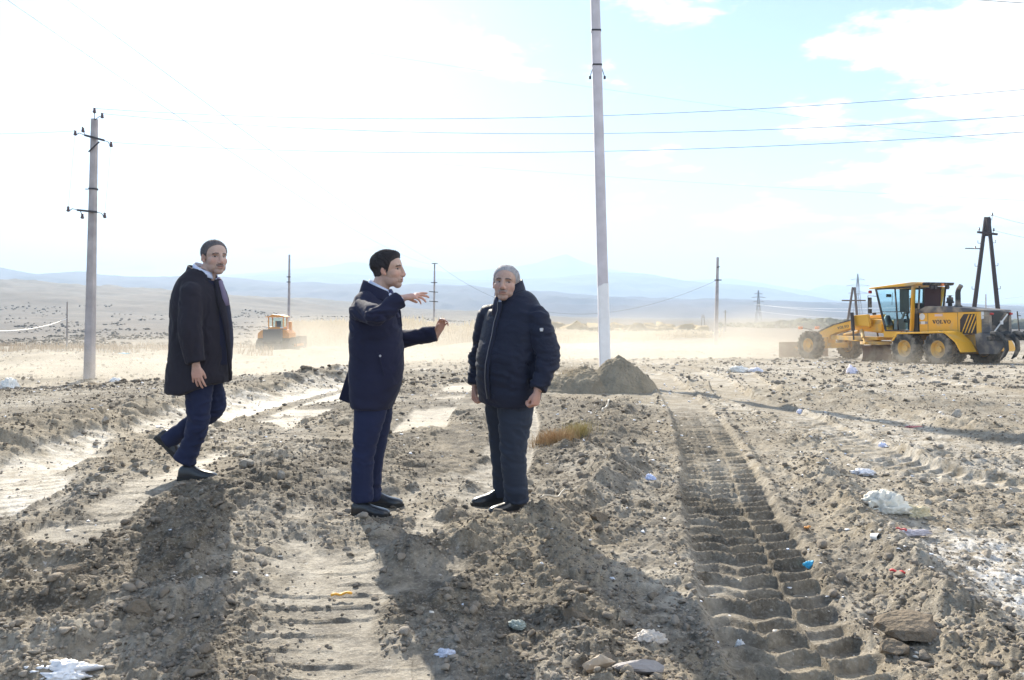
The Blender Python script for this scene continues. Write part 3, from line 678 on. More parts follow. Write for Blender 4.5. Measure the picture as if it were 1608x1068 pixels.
crumple('rag', 1428, 842, .16, .035, .05, 36, (.52, .48, .52), 'twisted grey lilac rag trailing below the big cream bag', 'rag')
crumple('rag', 1020, 1010, .09, .05, .05, 37, (.62, .55, .48), 'dirty pale rag in the shadow near the bottom, right of the splintered slab', 'rag')
crumple('rag', 1163, 1022, .03, .045, .03, 38, (.66, .66, .66), 'small frayed whitish rag at the left edge of the tyre track near the bottom', 'rag')
crumple('rag', 812, 985, .05, .035, .04, 39, (.34, .38, .34), 'small grey green knotted rag at the right edge of the middle man\'s shadow', 'rag')
crumple('plastic_bag', 700, 1030, .05, .03, .03, 40, (.62, .66, .78), 'small white scrap bag in the middle man\'s shadow near the bottom', 'bag')
crumple('plastic_bag', 1356, 745, .14, .06, .09, 41, (.74, .74, .78), 'flat white bag on the slope above the big cream bag', 'bag')
crumple('plastic_bag', 1160, 579, .35, .16, .2, 42, (.85, .83, .78), 'cream bag far off at the start of the slope, left one of the pair', 'bag')
crumple('plastic_bag', 1188, 580, .25, .14, .2, 43, (.80, .80, .88), 'lilac white bag far off at the start of the slope, right one of the pair', 'bag')
crumple('plastic_bag', 1338, 584, .18, .24, .15, 44, (.85, .82, .95), 'upright lilac bag below the front wheels of the yellow grader', 'bag')
crumple('plastic_bag', 1319, 610, .22, .07, .12, 45, (.80, .74, .60), 'low cream bag on the slope left below the lilac bag', 'bag')
crumple('plastic_bag', 1257, 650, .06, .06, .05, 46, (.78, .80, .95), 'tiny white bag on the dark shadow strip', 'bag')
crumple('plastic_bag', 1387, 702, .06, .05, .05, 47, (.74, .78, .98), 'tiny pale blue bag between the lug marks on the right', 'bag')
crumple('plastic_bag', 192, 549, .55, .14, .3, 48, (.18, .62, .80), 'turquoise plastic on the flat behind the left utility pole', 'bag')
crumple('plastic_bag', 181, 594, .2, .22, .15, 49, (.85, .85, .85), 'white bag right of the left utility pole\'s foot', 'bag')
crumple('plastic_bag', 14, 596, .3, .3, .2, 50, (.85, .84, .80), 'white bag at the far left edge of the picture', 'bag')
crumple('rag', 1434, 672, .13, .03, .05, 51, (.60, .22, .22), 'faded red rag lying in the shadow strip', 'rag')
def strip_(name, px, py, L_, w, rz, color, label, cat, ground=0.0, th=.006, tilt=0.05):
    x, y = gpt(px, py, ground); gz = ground_z(x, y, True); x, y = gpt(px, py, gz); gz = ground_z(x, y); mb = MB(); k = 9
    pts = [(L_ * (i / (k - 1) - .5), .008 * math.sin(i * 1.1 + L_ * 40) * (L_ / .2), .012 + .010 * (L_ / .2) * math.sin(i * 1.3) + tilt * L_ * i / k) for i in range(k)]
    mb.tube(pts, [w * (.5 + .15 * math.sin(i * 2)) for i in range(k)], [th] * k, side=(0, 1, 0), n=8); o = mb.build(name, mat(name + '_material', color, .55), smooth=True)
    o.location = (x, y, gz + .015); o.rotation_euler = (0, 0, rz); return tag(o, label, cat)
strip_('wrapper', 1410, 890, .07, .018, -.8, (.62, .05, .05), 'bright red wrapper strip right of the tin cup', 'wrapper')
strip_('wrapper', 1416, 843, .06, .016, -.9, (.62, .12, .12), 'red strip lying across the grey lilac rag', 'wrapper')
strip_('wrapper', 536, 942, .10, .020, .25, (.75, .36, .04), 'orange and black wrapper lying in the row of pebbles between two shadows', 'wrapper')
strip_('wrapper', 1268, 838, .045, .016, .5, (.75, .33, .08), 'small orange scrap on the ground above the bright blue bag', 'wrapper')
strip_('plank', 876, 786, .34, .014, .75, (.55, .48, .38), 'thin pale stick on the slope right of the grey-haired man\'s shoe', 'stick', th=.008)
strip_('plank', 952, 655, .30, .022, 1.1, (.50, .44, .36), 'short bleached board sticking up from the rubble ridge', 'board', th=.012, tilt=.5)
strip_('plank', 1296, 655+35, .20, .018, -.9, (.66, .58, .48), 'pale splinter of wood between the two shadow strips', 'stick')
def cup():
    x, y = gpt(1370, 876); gz = ground_z(x, y, True); mb = MB(); rr = .024; V = []
    mb.tube([(0, 0, 0), (.055, 0, .0)], [rr * .8, rr], n=20, cap=False); mb.tube([(.055, 0, 0), (0.002, 0, 0)], [rr * .92, rr * .72], n=20, cap=False)
    n = 20; mb.tube([(0, 0, 0), (.003, 0, 0)], [rr * .8, rr * .8], n=20)
    o = mb.build('cup', mat('white_plastic', (.75, .75, .74), .4), smooth=True); o.location = (x, y, gz + .03); o.rotation_euler = (.1, -.15, -1.2); tag(o, 'small white cup lying on its side below the big cream bag', 'cup')
cup()
# ------------------------------------------------------------------ poles
M_CONC = mat('weathered_concrete', (.40, .37, .38), .9, bump=(18, .5, .02), vary=(2.5, .18))
M_STEEL = mat('dark_steel', (.06, .055, .06), .6, metal=.4)
M_PORC = mat('brown_porcelain', (.10, .06, .06), .3)
M_WOOD = mat('tarred_wood', (.045, .032, .036), .85, bump=(30, .6, .01))
M_GREYW = mat('grey_wood', (.30, .27, .26), .9)
M_WIRE = mat('power_wire', (.07, .07, .08), .6, metal=.3)
def insulator(parent, p, q):
    """porcelain bell on a hooked pin: p foot on the arm, q top"""
    mb = MB(); p = Vector(p); q = Vector(q); d = q - p; up = Vector((0, 0, 1))
    mb.tube([p, p + d * .6, q - up * .14], [.014] * 3, n=6)
    o = mb.build('pin', M_STEEL, parent)
    m2 = MB(); m2.tube([q - up * .15, q - up * .10, q - up * .09, q - up * .04, q - up * .03, q + up * .02, q + up * .05], [.035, .075, .045, .05, .035, .045, .02], n=12)
    o = m2.build('insulator', M_PORC, parent, smooth=True); return q + up * .02
def shaft(base, top, w0, w1, m, name='shaft', parent=None):
    mb = MB(); mb.tube([base, (Vector(base) + Vector(top)) / 2, top], [w0 / 2, (w0 + w1) / 4, w1 / 2], [w0 / 2, (w0 + w1) / 4, w1 / 2], side=(1, 0, 0), n=16, exp=5)
    return mb.build(name, m, parent, auto=True)
def wire(a, b, sag, r, label, group=None, m=None):
    r = r * .75
    a = Vector(a); b = Vector(b); k = 40; c = a
    pts = [a.lerp(b, i / k) - Vector((0, 0, sag * 4 * (i / k) * (1 - i / k))) - a for i in range(k + 1)]
    mb = MB(); mb.tube(pts, [r] * (k + 1), n=5); o = mb.build('power_line', m or M_WIRE, smooth=True); o.location = a
    return tag(o, label, 'power line', group)
# left pole
YL = 29.0; bx = col_at(140, YL); bz = ground_z(bx, YL, True)
LP = empty('utility_pole', (bx, YL, bz)); tag(LP, 'grey concrete utility pole with two short crossarms, nearest on the left', 'utility pole')
def lp(px, py, dy=0.0): return Vector((col_at(px, YL) - bx, dy, z_at(py, YL) - bz))
shaft((0, 0, -.3), lp(148.5, 187), .335, .20, M_CONC, parent=LP)
mb = MB(); mb.bar(lp(137, 214, -.16), lp(167, 222, -.16), .09, .07); mb.bar(lp(160, 224, -.17), lp(143, 240, -.17), .04, .04); mb.build('crossarm', M_STEEL, LP)
mb = MB(); mb.bar(lp(126, 331, -.19), lp(156, 334, -.19), .09, .07); mb.build('crossarm', M_STEEL, LP)
mb = MB(); c0 = lp(146.5, 297); mb.tube([c0 - Vector((0, 0, .03)), c0 + Vector((0, 0, .03))], [.140, .140], [.140, .140], side=(1, 0, 0), n=16, exp=5); mb.bar(c0 + Vector((-.2, 0, 0)), c0 + Vector((-.3, 0, 0)), .03, .03); mb.build('clamp_band', M_STEEL, LP)
T_ = []
for p, q in (((137, 214), (122, 208)), ((137, 214), (134, 203)), ((166, 222), (178, 226)), ((152, 190), (152, 173)), ((153, 190), (164, 181)), ((127, 331), (111, 327)), ((130, 333), (133, 338)), ((155, 334), (168, 337))):
    T_.append(insulator(LP, lp(*p, -.16), lp(*q, -.16)) + Vector((bx, YL, bz)))
def far_lp(px, py, Y): return Vector((col_at(px, Y), Y, z_at(py, Y)))
G3 = 'three wires sweeping across the sky to the right'
wire(T_[3], far_lp(1900, 112, 21), .75, .010, 'upper thin wire running across the sky from the left pole\'s top past the tall pole', G3)
wire(T_[4], far_lp(1900, 158, 21), .80, .010, 'middle thin wire of the three crossing behind the tall pole', G3)
wire(T_[2], far_lp(1900, 185, 21), .62, .010, 'lowest thin wire of the three crossing behind the tall pole', G3)
wire(T_[0], far_lp(-400, 190, 26), .25, .008, 'thin wire leaving the left pole towards the left edge')
wire(T_[5], far_lp(-10, -40, 29) * 1.0, .1, .005, 'faint wire rising from the left pole\'s lower arm to the upper left') if False else None
for a_, b_, w_ in ((0, 5, 'outer faint drop wire hanging between the left pole\'s upper and lower arms'), (2, 7, 'faint drop wire on the right side of the left pole between its arms')):
    wire(T_[a_], T_[b_], .05, .005, w_)
# tall centre pole
YC = 18.0; bx = col_at(951, YC); bz = ground_z(bx, YC, True)
CP = empty('tall_pole', (bx, YC, bz)); tag(CP, 'tall tapering concrete pole with whitewashed foot, standing behind the heap of earth', 'pole')
topc = Vector((col_at(933, YC) - bx, 0, z_at(-60, YC) - bz)); H_ = topc.z
mb = MB(); mb.tube([(0, 0, -.3), topc * .5, topc], [.125, .115, .098], [.11, .10, .09], side=(1, 0, 0), n=16, exp=6); mb.build('shaft', mat('pale_concrete', (.62, .58, .62), .85, bump=(22, .4, .01), vary=(3, .12)), CP, auto=True)
wz = z_at(449, YC) - bz
def whitewash():
    mb = MB(); n = 32; V = []; rs_ = np.random.RandomState(3)
    def r_at(z): k = (z + .3) / (H_ + .3); return .125 + (.103 - .125) * k + .004, .11 + (.092 - .11) * k + .004
    for lev in range(3):
        for j in range(n):
            th = 2 * math.pi * j / n; z = (-.25, wz * .5, wz + .06 * math.sin(th * 1 + 2) + rs_.uniform(-.03, .03))[lev]
            a, b = r_at(z); c, s = math.cos(th), math.sin(th); c = math.copysign(abs(c) ** (2 / 6), c); s = math.copysign(abs(s) ** (2 / 6), s); ctr = topc * (z / H_)
            V.append((ctr.x + a * c, ctr.y + b * s, z))
    mb.add(V, [(l * n + j, l * n + (j + 1) % n, (l + 1) * n + (j + 1) % n, (l + 1) * n + j) for l in range(2) for j in range(n)])
    mb.build('whitewash', mat('whitewash', (.86, .86, .88), .8, bump=(15, .3, .01), vary=(5, .06)), CP, auto=True)
whitewash()
for py in (49, 103): mb = MB(); c_ = topc * ((z_at(py, YC) - bz) / H_); mb.tube([c_ - Vector((0, 0, .018)), c_ + Vector((0, 0, .018))], [.114, .113], [.104, .103], side=(1, 0, 0), n=16, exp=6); mb.build('clamp_band', M_STEEL, CP)
for sx in (-1, 1):
    c_ = topc * ((z_at(122, YC) - bz) / H_); mb = MB(); mb.bar(c_ + Vector((sx * .10, 0, .22)), c_ + Vector((sx * .165, 0, .02)), .015, .015); mb.box(c_ + Vector((sx * .165, 0, 0)), (.05, .05, .06)); mb.build('bracket', M_STEEL, CP)
# plain distant poles
def far_pole(px_b, px_t, py_t, Y, w, label, arms=(), m=M_CONC, name='utility_pole', cat='utility pole', group=None, py_b=None):
    bx = col_at(px_b, Y); bz = ground_z(bx, Y, True) if py_b is None else z_at(py_b, Y); E = empty(name, (bx, Y, bz)); tag(E, label, cat, group)
    def q(px, py): return Vector((col_at(px, Y) - bx, 0, z_at(py, Y) - bz))
    shaft((0, 0, -.4), q(px_t, py_t), w, w * .6, m, parent=E)
    for a, b in arms:
        mb = MB(); mb.bar(q(*a) + Vector((0, -w * .6, 0)), q(*b) + Vector((0, -w * .6, 0)), .10, .10); mb.build('crossarm', M_STEEL, E)
    return E
far_pole(453, 454.5, 400, 95, .34, 'pale distant pole rising behind the bulldozer', arms=(((451, 435), (457, 435)), ((451, 443), (457, 443))))
far_pole(681, 682.5, 414, 110, .34, 'distant pole with a flat top bar and short crossarms, right of the gesturing man', arms=(((678, 414), (687.5, 414)), ((674, 458), (688, 459)), ((674, 473), (688, 474)), ((677, 444), (687, 444))))
far_pole(1124, 1127, 404, 80, .40, 'distant concrete pole with small crossarm, between the heap of earth and the grader', arms=(((1121, 440), (1132, 440)), ((1125, 420), (1129, 419))))
far_pole(105, 105.5, 474, 62, .12, 'thin low post at the far left beyond the utility pole', m=M_GREYW, name='post', cat='post')
far_pole(1483, 1483, 452, 110, .30, 'distant pole seen above the grader between cab and air cleaner', arms=(((1473, 464), (1484, 464)),))
far_pole(1548, 1548, 462, 140, .26, 'distant pole seen between the legs of the dark A-frame pole')
far_pole(1139, 1139, 487, 230, .5, 'tiny distant pole with a crossbar on the far slope', arms=(((1135, 490), (1142, 490)),), m=M_GREYW)
wire(far_lp(105.5, 500, 62), far_lp(-60, 516, 40), .45, .022, 'pale slack cable running from the thin post off the left edge', m=mat('pale_cable', (.75, .74, .72), .4))
GD = 'two wires slanting down from the top left'
tp = far_lp(682.5, 415, 110)
wire(far_lp(-150, -112, 14), tp + Vector((-.6, 0, 0)), 1.0, .010, 'lower of the two wires slanting from the top left corner to the far pole', GD)
wire(far_lp(-60, -125, 14), tp + Vector((.6, 0, 0)), .5, .010, 'upper of the two wires slanting from the top left edge to the far pole', GD)
wire(far_lp(1150, -30, 20), far_lp(1900, 22, 20), .05, .011, 'short dark wire cutting the top right corner')
wire(far_lp(560, 80, 40), far_lp(1900, 260, 40), .3, .006, 'very faint wire slanting down behind the tall pole\'s upper part', m=M_WIRE)
wire(far_lp(600, 250, 45), far_lp(1900, 326, 45), .3, .006, 'very faint wire at middle height behind the tall pole', m=M_WIRE)
wire(tp + Vector((.4, 0, 0)), far_lp(1126, 440, 80), 5.0, .02, 'faint slack wire from the flat topped far pole down to the right')
# dark A-frame pole
def aframe(Y, top, feet, w, m, label, arm, extra=(), py_feet=None):
    bx = col_at((feet[0][0] + feet[1][0]) / 2, Y); bz = ground_z(bx, Y, True) if py_feet is None else z_at(py_feet, Y); E = empty('utility_pole', (bx, Y, bz)); tag(E, label, 'utility pole')
    def q(px, py): return Vector((col_at(px, Y) - bx, 0, z_at(py, Y) - bz))
    for i, (fx, dy) in enumerate(feet):
        mb = MB(); b = q(fx, 490); b.z = -.4; b.y = dy; t = q(top[0] + (-1.2, 1.2)[i], top[1]); t.y = dy * .1; mb.tube([b, t], [w / 2, w * .38], n=12)
        if extra:
            for k in range(5):
                s_ = b.lerp(t, .18 + .16 * k); d_ = Vector((.30 if i else -.30, 0, 0)); mb.tube([s_, s_ + d_, s_ + d_ + Vector((0, 0, .18))], [.02] * 3, n=5)
        mb.build('leg', m, E, smooth=True)
    for a, b, t_ in arm:
        mb = MB(); mb.bar(q(*a) + Vector((0, -.2, 0)), q(*b) + Vector((0, -.2, 0)), t_, t_); mb.build('crossarm', m, E)
    return E, q, Vector((bx, Y, bz))
E, q, o_ = aframe(52, (1550, 341), ((1526, .5), (1568, -.5)), .30, M_WOOD, 'dark tarred A-frame utility pole standing behind the grader\'s engine', (((1532, 365), (1563, 368.5), .13), ((1513, 390.5), (1538, 391), .06)), extra=(1,))
mb = MB(); mb.box(q(1550.5, 357), (.32, .30, 1.15)); mb.build('head_block', M_WOOD, E)
for p_, q_ in (((1535, 366), (1534, 359)), ((1554, 347), (1554.5, 336)), ((1556, 366), (1557, 360)), ((1528, 392), (1528, 388))): insulator(E, q(*p_) + Vector((0, -.25, 0)), q(*q_) + Vector((0, -.25, 0)))
wire(q(1554.5, 337) + o_, far_lp(2000, 352, 40), 1.0, .012, 'thin wire leaving the dark A-frame pole\'s top to the right')
wire(q(1557, 361) + o_, far_lp(2000, 380, 40), .8, .012, 'thin wire leaving the dark A-frame pole\'s crossarm to the right')
aframe(95, (1340.5, 451), ((1327, .4), (1348, -.4)), .34, mat('brown_wood', (.16, .12, .10), .9), 'distant brown A-frame pole with long crossarm, left of the grader\'s cab', (((1321, 472), (1358, 472), .16),))
aframe(240, (1104, 494), ((1101, .4), (1107, -.4)), .35, M_GREYW, 'tiny distant A-frame pole on the far slope', (((1101.5, 498), (1106.5, 498), .15),))
def pylon(px, py_t, Y, hh, label):
    x = col_at(px, Y); zt = z_at(py_t, Y); E = empty('pylon', (x, Y, zt - hh)); tag(E, label, 'pylon'); m = mat('galvanised_steel', (.32, .33, .36), .5, metal=.5)
    mb = MB(); b = hh * .09; lv = [(0, b), (.25, b * .7), (.5, b * .42), (.7, b * .25), (1, .12)]
    for (k0, r0), (k1, r1) in zip(lv[:-1], lv[1:]):
        for sx, sy in ((1, 1), (1, -1), (-1, -1), (-1, 1)):
            mb.bar((sx * r0, sy * r0, k0 * hh), (sx * r1, sy * r1, k1 * hh), .22, .22)
        for (ax, ay), (bx_, by) in (((-1, -1), (1, -1)), ((1, -1), (-1, -1)), ((-1, 1), (1, 1)), ((1, 1), (-1, 1))):
            mb.bar((ax * r0, ay * r0, k0 * hh), (bx_ * r1, by * r1, k1 * hh), .13, .13)
    mb.build('tower', m, E)
    for k, w in ((.68, .16), (.80, .20), (.90, .12)):
        mb = MB(); mb.bar((-w * hh, 0, k * hh), (w * hh, 0, k * hh), .2, .2); mb.bar((-w * hh, 0, k * hh), (0, 0, (k + .035) * hh), .12, .12); mb.bar((w * hh, 0, k * hh), (0, 0, (k + .035) * hh), .12, .12); mb.build('crossarm', m, E)
pylon(1191, 456, 380, 17, 'distant lattice pylon with stacked arms, left of the grader')
pylon(1347, 430, 420, 32, 'distant lattice pylon seen behind the brown A-frame pole')
Mp = mat('sunlit_wire', (.8, .8, .82), .3, metal=.8)
for k, (a_, b_) in enumerate((((1185, 478), (1900, 420)), ((1196, 479), (1900, 440)), ((1186, 488), (1900, 455)))):
    wire(far_lp(*a_, 380), far_lp(*b_, 200), 5.5, .07, ('top', 'middle', 'lowest')[k] + ' bright sagging wire from the distant pylon across the blue slope', 'sagging wires of the far line', Mp)

# ------------------------------------------------------------------ motor grader
def dusty(name, c, rough, **k): return mat(name, c, rough, dirt=((.42, .35, .27), 2.2, .52), **k)
Y_PAINT = mat('yellow_paint', (.86, .44, .03), .42, dirt=((.55, .42, .26), 2.2, .62)); Y_WORN = mat('dusty_yellow', (.74, .42, .08), .7, dirt=((.48, .38, .26), 3, .50))
G_PAINT = dusty('grey_paint', (.085, .085, .095), .5); K_PAINT = mat('black_steel', (.03, .03, .032), .6, dirt=((.36, .30, .24), 3, .58))
M_TYRE = mat('tyre_rubber', (.055, .052, .05), .9, dirt=((.34, .29, .23), 3.5, .47), bump=(30, .4, .01))
M_GLASS = mat('cab_glass', (.75, .88, .90), .05, transm=1.0); M_GLASS.node_tree.nodes['Principled BSDF'].inputs['IOR'].default_value = 1.05
M_RED = mat('red_lamp', (.45, .02, .02), .3); M_WHT = mat('white_sticker', (.75, .75, .74), .6); M_ORA = mat('orange_lens', (.8, .22, .05), .3)
GR = empty('motor_grader', (15.99, 29.35, -.52), math.atan2(.944, -.33)); GR.rotation_euler[1] = .022
tag(GR, 'big yellow motor grader driving through dust on the right', 'grader')
def revolve(mb, prof, c, n=40):
    """profile (radius, y) turned about the y axis"""
    k = len(prof); V = []
    for j in range(n):
        th = 2 * math.pi * j / n
        for r, y in prof: V.append((c[0] + r * math.cos(th), c[1] + y, c[2] + r * math.sin(th)))
    mb.add(V, [(j * k + i, j * k + i + 1, ((j + 1) % n) * k + i + 1, ((j + 1) % n) * k + i) for j in range(n) for i in range(k - 1)])
def make_wheel(r, w, loc, steer=0.0):
    tb = MB(); h = w / 2
    prof = [(.30, -h * .75), (.34, -h * .92), (.44, -h), (r - .10, -h * .98), (r - .04, -h * .85), (r - .03, 0), (r - .04, h * .85), (r - .10, h * .98), (.44, h), (.34, h * .92), (.30, h * .75), (.30, -h * .75)]
    revolve(tb, prof, (0, 0, 0))
    nl = 22
    for k in range(nl):
        for sgn in (-1, 1):
            th = 2 * math.pi * (k + (.25 if sgn > 0 else -.25)) / nl; th2 = th + .17
            a = Vector(((r - .03) * math.cos(th), sgn * .01, (r - .03) * math.sin(th))); b = Vector(((r - .045) * math.cos(th2), sgn * h * .95, (r - .045) * math.sin(th2)))
            tb.bar(a, b, .075, .07, up=(math.cos(th), 0, math.sin(th)))
            c = Vector(((r - .15) * math.cos(th2), sgn * h * 1.02, (r - .15) * math.sin(th2))); tb.bar(b, c, .075, .035, up=(0, sgn, 0))
    W_ = empty('wheel', loc, steer); W_.parent = GR
    tb.build('tyre', M_TYRE, W_, auto=True)
    rb = MB(); revolve(rb, [(.30, -h * .8), (.335, -h * .8), (.335, -h * .70), (.28, -h * .5), (.27, h * .5), (.335, h * .70), (.335, h * .8), (.30, h * .8), (.27, h * .62), (.25, h * .25), (.12, h * .20), (.11, h * .55), (.0, h * .55)], (0, 0, 0), 32)
    for k in range(8): a = k * math.pi / 4; rb.cyl((.17 * math.cos(a), h * .2, .17 * math.sin(a)), (.17 * math.cos(a), h * .3, .17 * math.sin(a)), .018, n=6)
    rb.build('rim', Y_WORN, W_, auto=True); return W_
w0 = make_wheel(.64, .40, (-.78, 1.07, .58))
def copy_wheel(loc, rz):
    c = w0.copy(); COL.objects.link(c); c.parent = GR; c.location = loc; c.rotation_euler = (random.uniform(0, .3) * 0, 0, rz)
    for ch in (w0.children): d = ch.copy(); COL.objects.link(d); d.parent = c
for loc, rz in (((.72, 1.07, .58), 0), ((-.78, -1.07, .58), math.pi), ((.72, -1.07, .58), math.pi), ((6.0, 1.05, .60), .06), ((6.0, -1.05, .60), math.pi + .06)): copy_wheel(loc, rz)
def gb(name, m, fn, bevel=.012, parent=GR, auto=False):
    mb = MB(); fn(mb); return mb.build(name, m, parent, bevel=bevel, auto=auto)
XZ = dict(org=(0, 0, 0), U=(1, 0, 0), W=(0, 0, 1))
def side_prism(poly, y0, y1): return lambda mb: mb.prism(poly, (0, y0, 0), (1, 0, 0), (0, 0, 1), (0, y1 - y0, 0))
hood = gb('engine_hood', Y_PAINT, lambda mb: mb.box((-.62, 0, 1.50), (2.62, 1.00, .78)))
gb('hood_cover', G_PAINT, side_prism([(.76, 1.893), (.70, 2.02), (.35, 2.15), (-.3, 2.13), (-1.0, 2.07), (-2.2, 1.95), (-2.27, 1.893)], -.53, .53), .02)
gb('rear_cowl', G_PAINT, lambda mb: (mb.box((-2.10, .455, 1.49), (.30, .12, .79)), mb.box((-2.10, -.455, 1.49), (.30, .12, .79)), mb.box((-2.08, 0, 1.49), (.24, .78, .79)), [mb.box((-2.12, .53, 1.2 + .11 * k), (.24, .03, .02)) for k in range(6)]))
gb('grille', K_PAINT, lambda mb: (mb.box((-2.225, 0, 1.50), (.03, .78, .70)), [mb.box((-2.25, 0, 1.22 + .07 * k), (.02, .72, .025)) for k in range(9)]), 0)
gb('grille_bar', mat('pale_bar', (.7, .7, .7), .5), lambda mb: (mb.bar((-2.275, .33, 1.20), (-2.275, -.30, 1.80), .05, .015, up=(1, 0, 0)), mb.box((-2.29, 0, 1.51), (.02, .13, .13))), 0)
for sy in (1, -1): gb('tail_lamp', M_RED, lambda mb: mb.box((-2.29, sy * .44, 1.81), (.05, .13, .07)))
for x in (.30, -.99): gb('panel_seam', K_PAINT, lambda mb: mb.box((x, .5015, 1.50), (.014, .005, .77)), 0, hood)
LV = MB(); LV.prism([(-1.08, 1.12), (-1.74, 1.12), (-1.74, 1.82), (-1.24, 1.82), (-1.08, 1.62)], (0, .5012, 0), (1, 0, 0), (0, 0, 1), (0, .004, 0)); lv = LV.build('louvre', mat('louvre_black', (.05, .035, .03), .7), GR)
for k in range(4):
    a = -1.14 - .13 * k; gb('louvre_bar', Y_PAINT, lambda mb: mb.prism([(a, 1.16 + .0 * k), (a - .045, 1.16), (a - .045 - .30 + .0, 1.80), (a - .30, 1.80)] if a - .345 > -1.74 else [(a, 1.16), (a - .045, 1.16), (-1.735, 1.16 + (1.735 + a - .045) / .30 * .64), (-1.735, 1.16 + (1.735 + a) / .30 * .64)], (0, .507, 0), (1, 0, 0), (0, 0, 1), (0, .008, 0)), 0, lv)
def letters(word, origin, U_, V_, Nn, h, m, parent, name):
    G = {'V': [(0, 1), (.44, 1), (.44, .88), (.37, .88), (.56, .36), (.73, .88), (.64, .88), (.64, 1), (1, 1), (1, .88), (.90, .88), (.60, 0), (.44, 0), (.08, .88), (0, .88)],
         'L': [(0, 1), (.46, 1), (.46, .88), (.36, .88), (.36, .13), (.70, .13), (.76, .36), (.86, .36), (.84, 0), (0, 0), (0, .12), (.1, .12), (.1, .88), (0, .88)]}
    x = 0; O_ = Vector(origin); U_ = Vector(U_) * h; V_ = Vector(V_) * h; Nn = Vector(Nn)
    for ch in word:
        mb = MB()
        if ch in G: mb.prism([(u * 1.15, v) for u, v in G[ch]], O_ + U_ * x, U_, V_, Nn); x += 1.22 if ch == 'V' else 1.08
        else:
            n = 28; Vt = []
            for lay in (0, 1):
                for a_, b_ in ((.56, .52), (.30, .38)):
                    for j in range(n):
                        th = 2 * math.pi * j / n; Vt.append(O_ + U_ * (x + .56 + a_ * math.cos(th)) + V_ * (.5 + b_ * math.sin(th)) + Nn * lay)
            f = []
            for j in range(n):
                k = (j + 1) % n; f += [(j, k, n + k, n + j), (2 * n + j, 3 * n + j, 3 * n + k, 2 * n + k), (j, 2 * n + j, 2 * n + k, k), (n + j, n + k, 3 * n + k, 3 * n + j)]
            mb.add(Vt, f); x += 1.24
        mb.build(name, m, parent)
M_INK = mat('black_lettering', (.04, .03, .03), .6)
letters('VOLVO', (.10, .502, 1.49), (-1, 0, 0), (0, 0, 1), (0, .004, 0), .135, M_INK, hood, 'letter')
gb('sticker', M_WHT, lambda mb: mb.cyl((.56, .502, 1.76), (.56, .506, 1.76), .125, n=24), 0, hood)
gb('sticker', mat('grey_band', (.3, .3, .32), .6), lambda mb: mb.box((.50, .503, 1.53), (.36, .006, .09)), 0, hood)
gb('sticker', M_WHT, lambda mb: mb.box((.52, .508, 1.53), (.18, .006, .11)), 0, hood)
gb('sticker', mat('pink_sticker', (.75, .55, .50), .6), lambda mb: mb.box((-.18, .503, 1.80), (.34, .006, .085)), 0, hood)
gb('sticker', M_WHT, lambda mb: mb.box((-2.0, .521, 1.76), (.10, .006, .26)), 0, hood)
gb('hood_latch', K_PAINT, lambda mb: mb.box((-.28, .515, 1.20), (.12, .03, .06)), 0, hood)
# exhaust and air cleaner
gb('exhaust_stack', K_PAINT, lambda mb: (mb.tube([(-.66, .1, 2.05), (-.66, .1, 2.13), (-.66, .1, 2.16)], [.15, .14, .09], n=16), mb.tube([(-.66, .1, 2.12), (-.66, .1, 2.62), (-.70, .1, 2.74), (-.80, .1, 2.86)], [.09, .088, .085, .08], n=16)), 0, auto=True)
gb('air_cleaner', K_PAINT, lambda mb: mb.tube([(-.23, 0, 2.05), (-.23, 0, 2.24), (-.23, 0, 2.25), (-.23, 0, 2.30), (-.23, 0, 2.31), (-.23, 0, 2.45), (-.23, 0, 2.455), (-.23, 0, 2.50), (-.23, 0, 2.505), (-.23, 0, 2.53)], [.075, .075, .14, .14, .11, .11, .05, .05, .14, .02], n=20), 0, auto=True)
# rear frame, tandems, fenders
gb('rear_frame', Y_WORN, lambda mb: mb.box((-.5, 0, .88), (3.3, .70, .42)))
for sy in (1, -1):
    gb('tandem_case', Y_WORN, lambda mb: mb.box((-.03, sy * .72, .58), (1.75, .24, .40)))
    gb('fender', Y_PAINT, side_prism([(1.25, .86), (1.22, .90), (1.0, 1.17), (-1.10, 1.22), (-1.22, 1.18), (-1.62, .86), (-1.82, .50), (-1.76, .50), (-1.56, .84), (-1.16, 1.13), (-1.06, 1.16), (.96, 1.11), (1.16, .86)], sy * .60, sy * 1.30), .01)
gb('side_plate', G_PAINT, side_prism([(-1.75, 1.12), (-2.05, 1.18), (-2.35, 1.12), (-2.75, .95), (-2.85, .75), (-2.6, .45), (-1.9, .42), (-1.78, .7)], .52, .60))
# cab
cabf = gb('cab', Y_PAINT, lambda mb: (mb.box((1.65, 0, 1.10), (1.35, 1.22, .26)), [mb.bar((.98, s * .58, 1.2), (.72, s * .72, 2.90), .17, .06, up=(1, 0, 0)) for s in (1, -1)]))
gb('cab_frame', K_PAINT, lambda mb: [(mb.bar((2.22, s * .60, 1.22), (2.60, s * .70, 2.90), .06, .06), mb.bar((1.60, s * .605, 1.22), (1.62, s * .712, 2.90), .05, .04), mb.bar((1.0, s * .61, 1.24), (2.22, s * .61, 1.24), .05, .05), mb.bar((1.02, s * .655, 1.95), (2.38, s * .655, 1.98), .03, .03), mb.bar((.75, s * .72, 2.88), (2.6, s * .71, 2.88), .06, .06), mb.bar((.62, s * .60, 2.05), (.52, s * .64, 2.90), .05, .05)) for s in (1, -1)], 0)
gb('cab_gap_box', K_PAINT, lambda mb: mb.box((.86, 0, 1.58), (.24, 1.04, .98)))  # dark box put in for the dark gap between cab and hood
